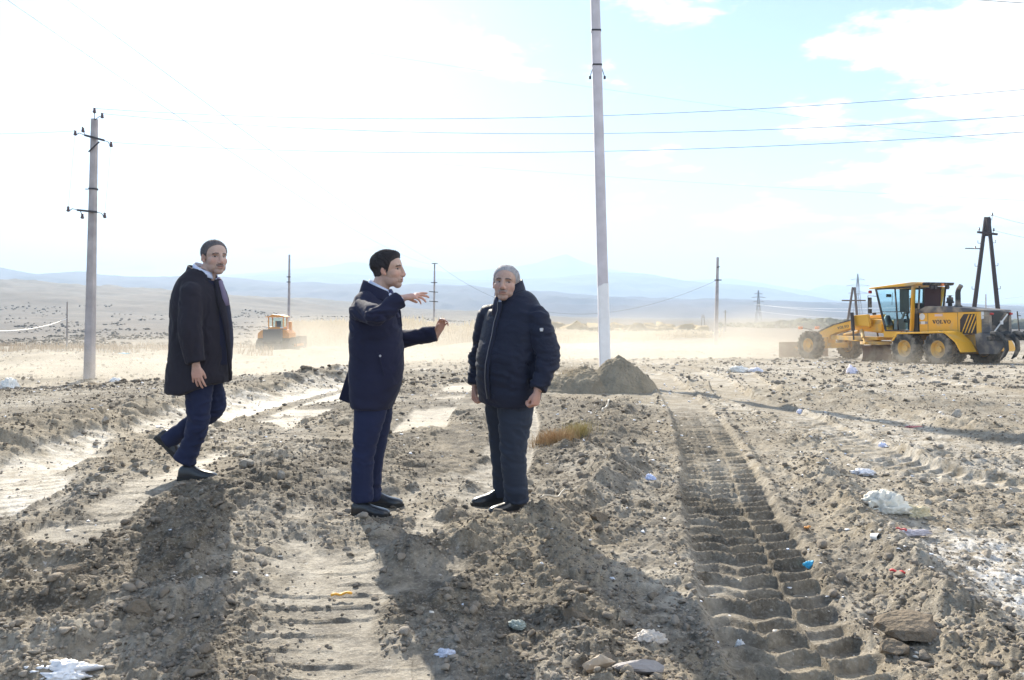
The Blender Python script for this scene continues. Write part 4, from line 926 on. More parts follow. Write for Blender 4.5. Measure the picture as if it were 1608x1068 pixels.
def pane(name, pts, m, th=.008, n=None):
    mb = MB(); P = [Vector(p) for p in pts]; nn = (P[1] - P[0]).cross(P[2] - P[0]).normalized() * th
    k = len(P); mb.add(P + [p + nn for p in P], [tuple(reversed(range(k))), tuple(range(k, 2 * k))] + [(i, (i + 1) % k, (i + 1) % k + k, i + k) for i in range(k)]); return mb.build(name, m, GR)
for s in (1, -1):
    pane('window', [(1.63, s * .600, 1.27), (2.20, s * .600, 1.27), (2.56, s * .695, 2.85), (1.64, s * .705, 2.85)], M_GLASS)
    pane('window', [(1.08, s * .600, 1.27), (1.59, s * .600, 1.27), (1.60, s * .705, 2.85), (.84, s * .705, 2.85)], M_GLASS)
    pane('window', [(.66, s * .600, 2.10), (.84, s * .63, 2.10), (.74, s * .700, 2.84), (.56, s * .64, 2.84)], M_GLASS)
pane('window', [(2.24, -.58, 1.27), (2.24, .58, 1.27), (2.62, .68, 2.85), (2.62, -.68, 2.85)], M_GLASS)
pane('window', [(.62, -.58, 2.12), (.62, .58, 2.12), (.53, .62, 2.86), (.53, -.62, 2.86)], M_GLASS)
gb('curtain', mat('maroon_curtain', (.16, .06, .065), .9, bump=(40, .6, .02)), lambda mb: (mb.bar((.70, -.15, 2.1), (.64, -.13, 2.84), .02, .80, up=(0, 1, 0)),), 0)
gb('curtain', mat('grey_curtain', (.15, .145, .13), .9, bump=(30, .6, .02)), lambda mb: mb.bar((1.36, .52, 1.95), (1.28, .60, 2.82), .44, .02, up=(0, 1, 0)), 0)
gb('seat', mat('dark_seat', (.05, .05, .055), .8), lambda mb: (mb.box((1.45, .0, 1.62), (.50, .48, .14)), mb.box((1.22, .0, 1.98), (.14, .46, .62)), mb.box((1.45, 0, 1.42), (.3, .3, .3))), .03)
gb('console', mat('console_grey', (.45, .45, .46), .7), lambda mb: (mb.box((2.02, .1, 1.48), (.20, .4, .42)), mb.bar((2.05, 0, 1.6), (1.85, 0, 1.98), .08, .08)), .02)
gb('steering_wheel', K_PAINT, lambda mb: revolve(mb, [(.19 + .018 * math.cos(a * math.pi / 4), .018 * math.sin(a * math.pi / 4)) for a in range(9)], (1.85, 0, 2.0), 24), 0)
gb('roof', Y_PAINT, side_prism([(2.85, 2.90), (2.83, 2.95), (.72, 3.06), (.55, 3.05), (.45, 2.99), (.7, 2.93)], -.82, .82), .015)
gb('roof_visor', K_PAINT, side_prism([(.44, 3.0), (.40, 3.03), (.25, 3.03), (.30, 2.93), (.42, 2.92)], -.78, .60), .01)
for y in (.36, .18, -.4): gb('work_lamp', M_STEEL, lambda mb: mb.cyl((.30, y, 2.86), (.20, y, 2.84), .065, .075, n=14), 0)
gb('beacon_lamp', M_ORA, lambda mb: mb.box((.27, -.2, 2.95), (.05, .12, .08)), 0)
gb('side_lamp', M_RED, lambda mb: mb.box((2.80, .80, 2.78), (.10, .10, .12)))
gb('mirror_arm', M_STEEL, lambda mb: [mb.tube([(2.55, s * .7, 2.60), (2.58, s * 1.12, 2.62), (2.58, s * 1.12, 1.92), (2.35, s * .66, 1.95)], [.014] * 4, n=6) for s in (1, -1)], 0)
for s in (1, -1): gb('mirror', K_PAINT, lambda mb: (mb.box((2.55, s * 1.05, 2.35), (.06, .14, .40)), mb.box((2.55, s * 1.05, 2.02), (.06, .14, .17))))
gb('inner_mirror', K_PAINT, lambda mb: mb.box((2.35, .3, 2.62), (.06, .22, .12)))
gb('wiper', M_STEEL, lambda mb: (mb.bar((2.56, -.1, 2.75), (2.40, .1, 2.25), .015, .015)), 0)
gb('air_tank', mat('washer_tank', (.60, .66, .66), .5), lambda mb: mb.tube([(2.42, .25, 1.42), (2.50, .25, 1.62), (2.48, .25, 1.85)], [.15, .17, .08], n=14), 0, auto=True)
# front frame
beam = gb('front_frame', Y_PAINT, side_prism([(2.30, 1.62), (3.3, 1.70), (4.30, 1.72), (4.75, 1.62), (5.6, 1.47), (6.3, 1.24), (6.78, 1.06), (6.85, .72), (6.30, .60), (5.95, .66), (5.85, 1.02), (5.45, 1.15), (4.6, 1.33), (4.2, 1.25), (2.30, 1.08)], -.17, .17), .015)
gb('walk_plate', G_PAINT, side_prism([(4.62, 1.66), (5.6, 1.478), (6.3, 1.248), (6.80, 1.068), (6.82, 1.10), (6.32, 1.29), (5.62, 1.52), (4.62, 1.70)], -.19, .19), 0)
letters('VOLVO', (5.35, .1715, 1.28), (-.98, 0, .14), (.14, 0, .98), (0, .005, 0), .115, M_INK, beam, 'letter')
gb('saddle', Y_PAINT, lambda mb: (mb.box((3.75, 0, 1.55), (.75, .72, .42)), mb.box((3.3, 0, 1.35), (1.0, .5, .3)), mb.prism([(3.3, 1.9), (4.25, 1.86), (4.15, 1.45), (3.2, 1.4)], (0, .36, 0), (1, 0, 0), (0, 0, 1), (0, .12, 0)), mb.prism([(3.3, 1.9), (4.25, 1.86), (4.15, 1.45), (3.2, 1.4)], (0, -.48, 0), (1, 0, 0), (0, 0, 1), (0, .12, 0))))
for s in (1, -1): gb('lift_cylinder', M_STEEL, lambda mb: (mb.cyl((4.05, s * .58, 1.98), (3.95, s * .62, 1.25), .075, n=14), mb.cyl((3.95, s * .62, 1.25), (3.90, s * .65, .85), .035, n=10)), 0)
gb('side_cylinder', Y_WORN, lambda mb: (mb.cyl((3.6, .5, 1.25), (3.2, .8, .95), .07, n=12), mb.cyl((3.2, .8, .95), (2.9, 1.0, .72), .035, n=10)), 0)
gb('steering_cylinder', Y_WORN, lambda mb: mb.cyl((4.1, .2, 1.2), (5.0, .15, 1.06), .06, n=12), 0)
gb('drawbar', Y_WORN, lambda mb: (mb.bar((5.95, 0, .95), (3.6, .45, .88), .16, .18), mb.bar((5.95, 0, .95), (3.6, -.45, .88), .16, .18), mb.box((3.3, 0, .92), (1.3, 1.25, .12))))
gb('turntable', Y_WORN, lambda mb: mb.tube([(3.0, 0, .68), (3.0, 0, .80)], [.85, .85], n=40), .01)
def mold(mb):
    n = 9; V = []; a = Vector((2.55, 1.45, 0)); b = Vector((3.35, -1.75, 0)); d = (b - a).normalized(); nrm = Vector((d.y, -d.x, 0)) * -1
    for end in (a, b):
        for k in range(n):
            ph = -1.0 + 2.0 * k / (n - 1); p = end + nrm * (.16 * (1 - math.cos(ph)) * 1.4) + Vector((0, 0, .34 + .32 * math.sin(ph) / math.sin(1.0))); V.append(p)
    V2 = V + [p - nrm * .03 for p in V]; k = n; f = []
    for i in range(n - 1): f += [(i, i + 1, n + i + 1, n + i), (2 * n + i, 3 * n + i, 3 * n + i + 1, 2 * n + i + 1)]
    f += [tuple(range(n)) + tuple(range(3 * n - 1, 2 * n - 1, -1)), tuple(range(2 * n - 1, n - 1, -1)) + tuple(range(3 * n, 4 * n)), (0, n, 3 * n, 2 * n), (n - 1, 3 * n - 1, 4 * n - 1, 2 * n - 1)]
    mb.add(V2, f)
gb('moldboard', dusty('worn_blade', (.20, .13, .10), .5), mold, 0)
gb('moldboard_arm', Y_WORN, lambda mb: (mb.bar((3.0, .5, .72), (2.9, .55, .30), .14, .14), mb.bar((3.0, -.5, .72), (3.1, -.6, .30), .14, .14)))
gb('front_axle', Y_WORN, lambda mb: (mb.box((6.0, 0, .58), (.28, 1.7, .22)), mb.box((6.2, 0, .80), (.5, .5, .3)), mb.bar((6.25, -.7, .62), (6.25, .7, .62), .07, .07)))
gb('front_blade', dusty('rusty_blade', (.26, .15, .10), .6), lambda mb: (mb.box((7.75, 0, .36), (.07, 2.7, .66)), mb.box((7.72, 0, .70), (.14, 2.7, .05)), mb.box((7.72, 0, .05), (.12, 2.7, .05))))
gb('blade_arm', Y_WORN, lambda mb: [mb.bar((6.6, s * .3, .7), (7.7, s * .5, .4), .14, .18) for s in (1, -1)])
for s in (1, -1):
    la = gb('lamp_arm', M_STEEL, lambda mb: mb.tube([(6.72, s * .17, 1.06), (6.85, s * .30, 1.28), (7.20, s * .42, 1.34), (7.35, s * .45, 1.35)], [.018] * 4, n=8), 0); gb('head_lamp', M_ORA, lambda mb: mb.box((7.38, s * .46, 1.36), (.12, .18, .13)), .015, la)
# rear ripper
gb('ripper_frame', K_PAINT, lambda mb: (mb.box((-2.65, -.15, .98), (.16, 2.4, .16)), [mb.bar((-2.0, s, .95), (-2.65, s, .98), .12, .12) for s in (.35, -.35)], [mb.bar((-2.2, s, 1.10), (-2.75, s, 1.12), .07, .07) for s in (.25, -.25)]))
for k in range(5):
    y = .82 - .50 * k; gb('ripper_shank', K_PAINT, lambda mb: mb.tube([(-2.55, y, 1.12), (-2.74, y, 1.14), (-2.95, y, 1.05), (-3.10, y, .85), (-3.12, y, .62), (-3.02, y, .42), (-2.90, y, .30)], [.04] * 7, [.09, .10, .10, .10, .09, .07, .02], side=(0, 1, 0), n=8), 0)
gb('marker_rod', M_STEEL, lambda mb: (mb.bar((-2.15, -1.02, .9), (-2.12, -.95, 1.90), .03, .03), mb.bar((-2.12, -.96, 1.76), (-2.12, -1.12, 1.74), .02, .02)), 0)

# ------------------------------------------------------------------ bulldozer, seen from behind
DZ = empty('bulldozer', (col_at(438, 78), 78, ground_z(col_at(438, 78), 78, True) + .02), .03)
tag(DZ, 'orange-yellow bulldozer seen from behind, driving away in the dust on the left', 'bulldozer')
O_P = mat('orange_paint', (.75, .30, .05), .5)
for s in (1, -1):
    mb = MB(); prof = [(-2.2, .12), (-2.5, .5), (-2.4, .95), (-1.6, 1.25), (1.6, 1.25), (2.3, .9), (2.4, .45), (2.1, .1), (1.5, 0), (-1.6, 0)]
    mb.prism(prof, (s * 1.25 - .29, 0, 0), (0, 1, 0), (0, 0, 1), (.58, 0, 0)); P = [Vector((0, a, b)) for a, b in prof]
    for a, b in zip(P, P[1:] + P[:1]):
        L_ = (b - a).length
        for k in range(max(1, int(L_ / .22))): c = a.lerp(b, (k + .5) / max(1, int(L_ / .22))); d_ = (b - a).normalized(); nn_ = Vector((0, d_.z, -d_.y)); mb.bar(c - nn_ * .02 + Vector((s * 1.25 - .3, 0, 0)), c - nn_ * .02 + Vector((s * 1.25 + .3, 0, 0)), .05, .14, up=nn_)
    mb.build('crawler_track', mat('track_steel', (.10, .095, .09), .7), DZ)
def db(name, m, fn, bevel=.02, parent=DZ): mb = MB(); fn(mb); return mb.build(name, m, parent, bevel=bevel)
db('rear_body', mat('dusty_grey', (.17, .16, .15), .8), lambda mb: (mb.box((0, -1.3, 1.1), (1.75, 1.8, 2.1)), mb.box((0, -2.25, 1.15), (1.72, .5, 2.0))))
db('engine_bonnet', O_P, lambda mb: mb.box((0, 1.4, 1.55), (1.2, 2.4, 1.0)))
for s in (1, -1):
    db('fender', O_P, lambda mb: mb.prism([(.78, 1.28), (1.52, 1.28), (1.48, 1.75), (1.15, 2.05), (.78, 2.1)], (0, -2.0, 0), (s, 0, 0), (0, 0, 1), (0, 2.6, 0)))
    db('rear_lamp', M_WHT, lambda mb: mb.box((s * .72, -1.75, 2.30), (.28, .12, .13)))
    db('push_arm', O_P, lambda mb: mb.bar((s * 1.6, -.3, .55), (s * 1.65, 3.1, .5), .12, .25))
db('cab', O_P, lambda mb: (mb.box((0, -.4, 2.22), (1.5, 1.6, .25)), [mb.box((sx * .70, sy * .70 - .4, 2.78), (.10, .10, 1.0)) for sx in (1, -1) for sy in (1, -1)], mb.box((0, -1.1, 2.6), (.08, .08, .6))))
db('window', M_GLASS, lambda mb: mb.box((0, -1.12, 2.78), (1.26, .02, .86)), 0)
db('window', M_GLASS, lambda mb: mb.box((0, .32, 2.78), (1.26, .02, .86)), 0)
db('seat', mat('blue_grey_seat', (.12, .15, .2), .8), lambda mb: mb.box((.1, -.6, 2.62), (.55, .2, .6)))
db('roof', O_P, lambda mb: mb.prism([(-.95, 3.28), (.95, 3.28), (.9, 3.36), (.35, 3.52), (-.3, 3.55), (-.6, 3.38), (-.9, 3.36)], (0, -1.4, 0), (1, 0, 0), (0, 0, 1), (0, 2.0, 0)))
db('exhaust_stack', O_P, lambda mb: mb.box((1.05, .2, 2.35), (.28, .35, 1.0)))
db('blade', mat('blade_grey', (.22, .20, .19), .7), lambda mb: mb.box((.25, 3.3, .75), (3.4, .15, 1.2)))
db('ripper', K_PAINT, lambda mb: (mb.box((0, -2.6, .9), (1.9, .2, .25)), mb.bar((1.9, -1.2, 1.25), (2.0, -1.2, .5), .07, .07), mb.bar((1.5, -1.2, .7), (2.0, -1.2, .55), .08, .08)))
# ------------------------------------------------------------------ people
def vv(*a): return Vector(a)
def frame(fwd, up=(0, 0, 1)):
    f = Vector(fwd).normalized(); u = Vector(up); u = (u - f * u.dot(f)).normalized(); r = f.cross(u)
    return Matrix((r, f, u)).transposed()                     # columns: right, forward, up
def add_head(mb, c, M, s, fat=1.0, neck=None, wx=1.0):
    """skull, jaw, nose, lips, ears as overlapping closed lumps; they are fused afterwards"""
    def P(x, y, z): return Vector(c) + M @ (Vector((x * wx, y, z)) * s)
    def E(p, r): mb.ell(P(*p), (r[0] * s * wx, r[1] * s, r[2] * s), rot=M, n=24, m=16)
    E((0, -.018, .035), (.077, .097, .084)); E((0, .018, .034), (.066, .068, .068)); E((0, .026, -.025), (.0605 * fat, .062, .072))
    E((0, .010, -.060), (.058 * fat, .068, .047)); E((0, .058, -.092), (.030 * fat, .028, .025)); E((0, .072, .029), (.050, .016, .012))
    for k in (-1, 1):
        E((k * .036, .042, -.022), (.028 * fat, .031, .032)); E((k * .0125, .094, -.0345), (.0095, .013, .0085))
        E((k * .032 * fat, .022, -.066), (.026, .048, .034))
        Re = M @ Matrix.Rotation(k * .34, 3, 'Z') @ Matrix.Rotation(-.22, 3, 'X')
        mb.ell(P(k * .078, -.012, -.002), (.0085 * s, .018 * s, .031 * s), rot=Re, n=16, m=12); mb.ell(P(k * .0765, -.003, -.028), (.008 * s, .010 * s, .011 * s), rot=Re, n=10, m=8)
    mb.tube([P(0, .076, .030), P(0, .088, .012), P(0, .096, -.010), P(0, .1025, -.028), P(0, .095, -.042)], [.010 * s, .0105 * s, .012 * s, .0135 * s, .009 * s], n=14)
    E((0, .070, -.058), (.034, .023, .030)); E((0, .089, -.0565), (.023, .008, .0065)); E((0, .087, -.0695), (.020, .009, .0075))
    if neck:
        nb, nr = neck; t = P(0, -.026, -.035); mb.tube([t, t.lerp(Vector(nb), .5), Vector(nb), Vector(nb) - Vector((0, 0, .08))], [nr * .98, nr, nr * 1.0, nr * 1.05], n=20)
def refine_head(me, c, r=.150):
    import bmesh
    bm = bmesh.new(); bm.from_mesh(me); c = Vector(c)
    ed = [e for e in bm.edges if (e.verts[0].co - c).length < r and (e.verts[1].co - c).length < r]
    bmesh.ops.subdivide_edges(bm, edges=ed, cuts=1, use_grid_fill=True)
    vs_ = [v for v in bm.verts if (v.co - c).length < r * .97]
    for _ in range(3): bmesh.ops.smooth_vert(bm, verts=vs_, factor=.5, use_axis_x=True, use_axis_y=True, use_axis_z=True)
    for f in bm.faces: f.smooth = True
    bm.to_mesh(me); bm.free()
def finish_head(me, c, M, s, look, wx=1.0):
    """press in the eye sockets, cut the lips, colour skin, brows, lips, eyes and moustache"""
    co = get_co(me); Mi = np.array(M.inverted()); q = (co - np.array(c)) @ Mi.T / s; q[:, 0] /= wx
    near = np.linalg.norm(q - np.array([0, .02, 0]), axis=1) < .16; front = (q[:, 1] > .03)
    push = np.zeros(len(q))
    for k in (-1, 1):
        push += .0105 * np.exp(-(((q[:, 0] - k * .031) / .017) ** 2 + ((q[:, 2] - .008) / .0115) ** 2)) * front
        push -= .0060 * np.exp(-(((q[:, 0] - k * .031) / .0125) ** 2 + ((q[:, 2] - .007) / .0075) ** 2)) * front
        push += .0035 * np.exp(-(((q[:, 0] - k * (.026 - .25 * (q[:, 2] + .05))) / .005) ** 2 + ((q[:, 2] + .050) / .018) ** 2)) * front
    push += .0038 * np.exp(-((q[:, 0] / .023) ** 4) - ((q[:, 2] + .0632) / .0026) ** 2) * (q[:, 1] > .066)
    q2 = q.copy(); q2[:, 1] -= push * near; q2[:, 0] *= wx
    ear = np.exp(-(((q[:, 1] + .004) / .008) ** 2 + ((q[:, 2] - .002) / .015) ** 2)) * (np.abs(q[:, 0]) > .074) * near; q2[:, 0] -= np.sign(q[:, 0]) * ear * .006
    co = q2 * s @ np.array(M).T + np.array(c); set_co(me, co)
    base = np.array(look['skin']); n = len(q); col = np.tile(base, (n, 1))
    nv = fbm(co[:, 0] * 60, co[:, 1] * 60 + co[:, 2] * 60, 3, 5) - .5; col *= (1 + .16 * nv)[:, None]
    def blend(m, c2): nonlocal col; m = np.clip(m, 0, 1)[:, None]; col = col * (1 - m) + np.array(c2) * m
    ax = np.abs(q[:, 0]); red = base * np.array([1.12, .78, .74])
    blend(.5 * np.exp(-(((ax - .042) / .02) ** 2 + ((q[:, 2] + .025) / .022) ** 2)) * front, red); blend(.5 * np.exp(-((q[:, 0] / .018) ** 2 + ((q[:, 2] + .03) / .016) ** 2)) * (q[:, 1] > .085), red)
    blend(.55 * (ax > .074) * near, red); blend(ear * .6, base * .45)  # redder ears; the shade in their hollow is painted darker
    blend(.8 * sst(.025, .018, ax) * sst(.013, .008, np.abs(q[:, 2] + .0632)) * (q[:, 1] > .066), base * np.array([.88, .60, .56]))
    blend(.8 * sst(.0026, .0012, np.abs(q[:, 2] + .0634 - .00 * ax)) * sst(.025, .020, ax) * (q[:, 1] > .066), base * .25)
    brow = np.abs(q[:, 2] - (.0285 - .55 * np.clip(ax - .034, 0, 1) + .10 * np.clip(ax - .012, 0, .022))); bn = fbm(q[:, 0] * 300, q[:, 2] * 300, 2, 8)
    blend(look.get('brow_s', .9) * sst(.0060, .0030, brow) * sst(.011, .016, ax) * sst(.052, .045, ax) * front * (.7 + .6 * bn), look['brow'])
    # eyes: lids, white, iris
    g = look.get('gz', 0.0); dx = ax - .031; dxs = (q[:, 0] - np.sign(q[:, 0]) * .031); ez = q[:, 2] - .0075
    blend(.35 * np.exp(-((dx / .019) ** 2 + ((ez - .001) / .0115) ** 2)) * front, base * np.array([.62, .52, .52]))
    hh = .0046 * np.clip(1 - (dx / .0135) ** 2, 0, 1); open_ = sst(.0008, -.0004, np.abs(ez) - hh) * (np.abs(dx) < .0135) * front
    blend(open_ * .95, (.40, .36, .34)); blend(open_ * sst(.0062, .0048, np.hypot(dxs - g * .0055, ez)), (.02, .014, .01))
    blend(.85 * sst(.0016, .0006, np.abs(ez - hh)) * (np.abs(dx) < .0145) * front, base * .16); blend(.45 * sst(.0014, .0005, np.abs(ez + hh)) * (np.abs(dx) < .013) * front, base * .3)
    blend(.75 * np.exp(-(((ax - .0085) / .0035) ** 2 + ((q[:, 2] + .041) / .003) ** 2)) * (q[:, 1] > .085), base * .2)
    if look.get('moustache') is not None: blend(.85 * sst(.031, .025, ax) * sst(.0085, .0050, np.abs(q[:, 2] + .0490 + .14 * ax)) * (q[:, 1] > .06) * (.75 + .5 * bn), look['moustache'])
    st = look.get('stubble', .25); blend(st * sst(-.035, -.06, q[:, 2]) * sst(-.135, -.10, q[:, 2]) * near * (q[:, 1] > -.03), base * np.array([.55, .55, .6]))
    return col
def hair_mesh(c, M, s, m, line, thick, seed, colr, front_lift=0.0, wx=1.0):
    """cap of short hair over the skull; outside the hairline it sinks under the skin"""
    import bmesh
    bm = bmesh.new(); bmesh.ops.create_icosphere(bm, subdivisions=6, radius=1.0); me = bpy.data.meshes.new('hair'); bm.to_mesh(me); bm.free()
    u = get_co(me)
    cr = np.array([0, -.018, .035]); r1 = np.array([.077, .097, .084]); k1 = 1 / np.sqrt(((u / r1) ** 2).sum(1)); p = cr + u * k1[:, None]
    # follow the back of the head below the skull too
    low = p[:, 2] < .0; r2 = np.array([.070, .082, .12]); k2 = 1 / np.sqrt(((u / r2) ** 2).sum(1)); p2 = cr + u * k2[:, None]; w = sst(.03, -.03, p[:, 2])[:, None]; p = p * (1 - w) + p2 * w
    ax = np.abs(p[:, 0]); y = p[:, 1]; z = p[:, 2]
    noise = (fbm(p[:, 0] * 120 + seed, p[:, 1] * 60 + p[:, 2] * 60, 3, seed) - .5)
    hl = np.interp(y, line[0], line[1]) + .010 * noise                    # hairline height as a function of how far forward
    temple = line[2]; hl = hl + temple * sst(.03, .065, ax) * sst(.03, .07, y)
    msk = sst(-.004, .006, z - hl)
    th_ = thick * (1 + .9 * front_lift * sst(.0, .07, y) * sst(.05, .1, z)) * (.75 + .5 * sst(.0, .1, z)) * (.25 + .75 * sst(.0, .030, z - hl))
    off = msk * th_ + (1 - msk) * -.012 + msk * noise * .006
    strand = fbm(p[:, 0] * 380, p[:, 1] * 60 + p[:, 2] * 30, 2, seed + 4) - .5; off = off + msk * strand * .0035
    co = (p + u * off[:, None]) * np.array([wx, 1, 1]); set_co(me, co * s @ np.array(M).T + np.array(c)); me.polygons.foreach_set('use_smooth', [True] * len(me.polygons))
    side = sst(.02, .0, z) * colr[2]; cc = np.array(colr[0])[None] * (1 - side)[:, None] + np.array(colr[1])[None] * side[:, None]; cc = cc * (1 + .5 * strand + .3 * noise)[:, None]
    # single strands combed back over the cap
    rs_ = np.random.RandomState(seed); idx = rs_.choice(np.where(msk > .35)[0], 9000); Pw = get_co(me); base_ = Pw[idx]; nrm = u[idx] @ np.array(M).T
    comb = np.tile(np.array([[0, -1.0, .15]]), (len(idx), 1)) + rs_.normal(0, .45, (len(idx), 3)); comb[:, 2] -= .9 * (p[idx][:, 2] < .03); comb = comb @ np.array(M).T; comb -= nrm * (comb * nrm).sum(1)[:, None]; comb /= np.linalg.norm(comb, axis=1)[:, None] + 1e-9
    ln_ = rs_.uniform(.006, .016, len(idx))[:, None] * (thick / .009) ** .5; sd = np.cross(nrm, comb) * .0005; a0 = base_ - nrm * .0015
    tip = base_ + comb * ln_ + nrm * rs_.uniform(.0005, .0045, len(idx))[:, None]; tri = np.stack([a0 + sd, a0 - sd, a0 + nrm * .0012, tip], 1).reshape(-1, 3)
    V0 = len(Pw); o4 = (V0 + 4 * np.arange(len(idx)))[:, None]; fc = np.concatenate([o4 + np.array([[0, 1, 3]]), o4 + np.array([[1, 2, 3]]), o4 + np.array([[2, 0, 3]]), o4 + np.array([[0, 2, 1]])])
    old = np.array([list(pl.vertices) for pl in me.polygons]); m2 = bpy.data.meshes.new('hair'); m2.from_pydata(np.vstack([Pw, tri]).tolist(), [], np.vstack([old, fc]).tolist()); m2.polygons.foreach_set('use_smooth', [True] * len(m2.polygons)); bpy.data.meshes.remove(me); me = m2
    cc = np.vstack([cc, np.repeat(cc[idx] * rs_.uniform(.6, 1.7, (len(idx), 1)), 4, axis=0)])
    set_col(me, 'tint', cc); me.materials.append(m); return bpy.data.objects.new('hair', me)
def hand(mb, W_, D, Nn, T, curl=(.35, .5, .3), spread=.10, thumb=(.55, .75, .35), s=1.0, per=None, tcurl=.3):
    """palm, four unequal bent fingers and a thumb. D to the fingertips, Nn out of the palm, T to the thumb side"""
    W_ = Vector(W_); D = Vector(D).normalized(); Nn = Vector(Nn); Nn = (Nn - D * Nn.dot(D)).normalized(); T = Vector(T); T = (T - D * T.dot(D) - Nn * T.dot(Nn)).normalized()
    mb.tube([W_ - D * .06 * s, W_ - D * .02 * s, W_ + D * .02 * s, W_ + D * .055 * s, W_ + D * .092 * s], [.029 * s, .027 * s, .034 * s, .042 * s, .040 * s], [.022 * s, .019 * s, .018 * s, .0155 * s, .012 * s], side=T, n=16, exp=2.4)
    mb.ell(W_ + D * .035 * s + T * .022 * s + Nn * .006 * s, (.018 * s, .018 * s, .018 * s), n=12, m=8)
    for i, (off, st, ln, r) in enumerate(((.031, .088, .076, .0092), (.0105, .093, .084, .0095), (-.0105, .090, .078, .009), (-.031, .082, .062, .0080))):
        cu = per[i] if per else curl; p = W_ + D * st * s + T * off * s; d = (D + T * (spread * off / .03)).normalized(); pts = [p - D * .02 * s, p]; rr = [r * s, r * 1.06 * s]; a = 0
        for j, f in enumerate((.46, .30, .24)):
            a += cu[j]; dd = d * math.cos(a) + Nn * math.sin(a); p = p + dd * (ln * f * s); pts.append(p); rr.append(r * s * (1.0, .93, .74)[j])
        pts.append(pts[-1] + dd * .003 * s); rr.append(r * s * .4); mb.tube(pts, rr, n=10)
    d = (D * thumb[0] + T * thumb[1] + Nn * thumb[2]).normalized(); p = W_ + D * .018 * s + T * .020 * s; pts = [p, p + d * .036 * s]; rr = [.013 * s, .0125 * s]; p = pts[-1]
    for j, ln in enumerate((.030, .026)):
        d = (d + D * tcurl + Nn * .15 - T * .15).normalized(); p = p + d * ln * s; pts.append(p); rr.append((.0108, .0085)[j] * s)
    pts.append(p + d * .004 * s); rr.append(.005 * s); mb.tube(pts, rr, n=10)
def folds(me, amp, seed, zones=(), gen=.4, stretch=(9, 9, 16)):
    """cloth creases: ridged noise pushed along the normals, stronger in the zones (centre, radius, amount)"""
    co = get_co(me); no = get_no(me); wgt = np.full(len(co), gen)
    for c, r, a in zones: wgt = wgt + a * np.exp(-(np.linalg.norm(co - np.array(c), axis=1) / r) ** 2)
    sx, sy, sz = stretch; warp = (fbm(co[:, 0] * 4 + seed, co[:, 2] * 4, 3, seed + 2) - .5)
    a1 = 1 - np.abs(2 * fbm((co[:, 0] + co[:, 1]) * sx * .6 + warp * 3, co[:, 2] * sz + (co[:, 0] - co[:, 1]) * sy * .5 + warp * 2, 3, seed) - 1)
    a2 = fbm(co[:, 0] * 5, co[:, 1] * 5 + co[:, 2] * 3, 3, seed + 9) - .5
    set_co(me, co + no * (amp * wgt * ((a1 - .72) * 1.6 + a2 * .8))[:, None])
def cloth_obj(name, mb, m, parent, voxel=.009, smooth=8, fold=None):
    me = remesh(mb, voxel, smooth); me.materials.append(m); 
    if fold: folds(me, *fold[:2], **fold[2])
    return link(bpy.data.objects.new(name, me), parent)
def shoe(parent, heel, d, up=(0, 0, 1), L_=.295, label=None, m=None, msole=None):
    """leather shoe lofted from heel to toe, on its own sole"""
    heel = Vector(heel); d = Vector(d).normalized(); u = Vector(up); u = (u - d * u.dot(d)).normalized(); s = d.cross(u)
    mb = MB(); pts = []; V = []; n = 18; secs = [(0, .020, .050), (.02, .031, .070), (.10, .036, .092), (.26, .037, .098), (.38, .037, .088), (.50, .042, .068), (.62, .047, .056), (.76, .049, .048), (.88, .043, .040), (.96, .030, .030), (1.0, .012, .016)]
    for t, w, h in secs:
        for j in range(n):
            th = 2 * math.pi * j / n; c, s_ = math.cos(th), math.sin(th); x = w * math.copysign(abs(c) ** .8, c); z = .020 + (h - .004) * max(s_, 0) ** .85 if s_ > 0 else .020 + .004 * s_
            V.append(heel + d * (t * L_) + s * x + u * z)
    k = len(secs); f = [(i * n + j, i * n + (j + 1) % n, (i + 1) * n + (j + 1) % n, (i + 1) * n + j) for i in range(k - 1) for j in range(n)] + [tuple(reversed(range(n))), tuple(range((k - 1) * n, k * n))]
    mb.add(V, f); o = mb.build('shoe', m, parent, smooth=True); sb = o.modifiers.new('s', 'SUBSURF'); sb.levels = sb.render_levels = 1
    m2 = MB(); V = []; prof = [(t, w + .004) for t, w, h in secs]
    poly = [(t * L_ - (.004 if i == 0 else 0) + (.006 if i == k - 1 else 0), w) for i, (t, w) in enumerate(prof)]; poly = poly + [(a, -b) for a, b in reversed(poly)]
    m2.prism(poly, heel - u * .004, d, s, u * .026); m2.prism([(0, .033), (.075, .036), (.075, -.036), (0, -.033)], heel - u * .014, d, s, u * .012)
    m2.build('sole', msole, o)
    lb = MB()
    for q in range(3): lb.tube([heel + d * ((.40 + .055 * q) * L_) + s * .017 + u * (.094 - .012 * q), heel + d * ((.40 + .055 * q) * L_) + u * (.101 - .013 * q), heel + d * ((.40 + .055 * q) * L_) - s * .017 + u * (.094 - .012 * q)], [.0028] * 3, n=6)
    lb.build('lace', msole, o); return o
def ribbon(mb, pts, nor, w, th=.006, dirs=None):
    """flat strip following pts; dirs = across direction at each point"""
    n = 8; V = []; k = len(pts)
    for i, p in enumerate(pts):
        p = Vector(p); N_ = Vector(nor[i]).normalized(); A = Vector(dirs[i]); A = (A - N_ * A.dot(N_)).normalized(); ww = w[i] if hasattr(w, '__len__') else w
        for a, b in ((0, 0), (.5, .15), (1, 0), (1, 1), (.5, 1.15), (0, 1)): V.append(p + A * ww * a + N_ * th * b)
    m = 6; f = [(i * m + j, i * m + (j + 1) % m, (i + 1) * m + (j + 1) % m, (i + 1) * m + j) for i in range(k - 1) for j in range(m)] + [tuple(reversed(range(m))), tuple(range((k - 1) * m, k * m))]
    mb.add(V, f)
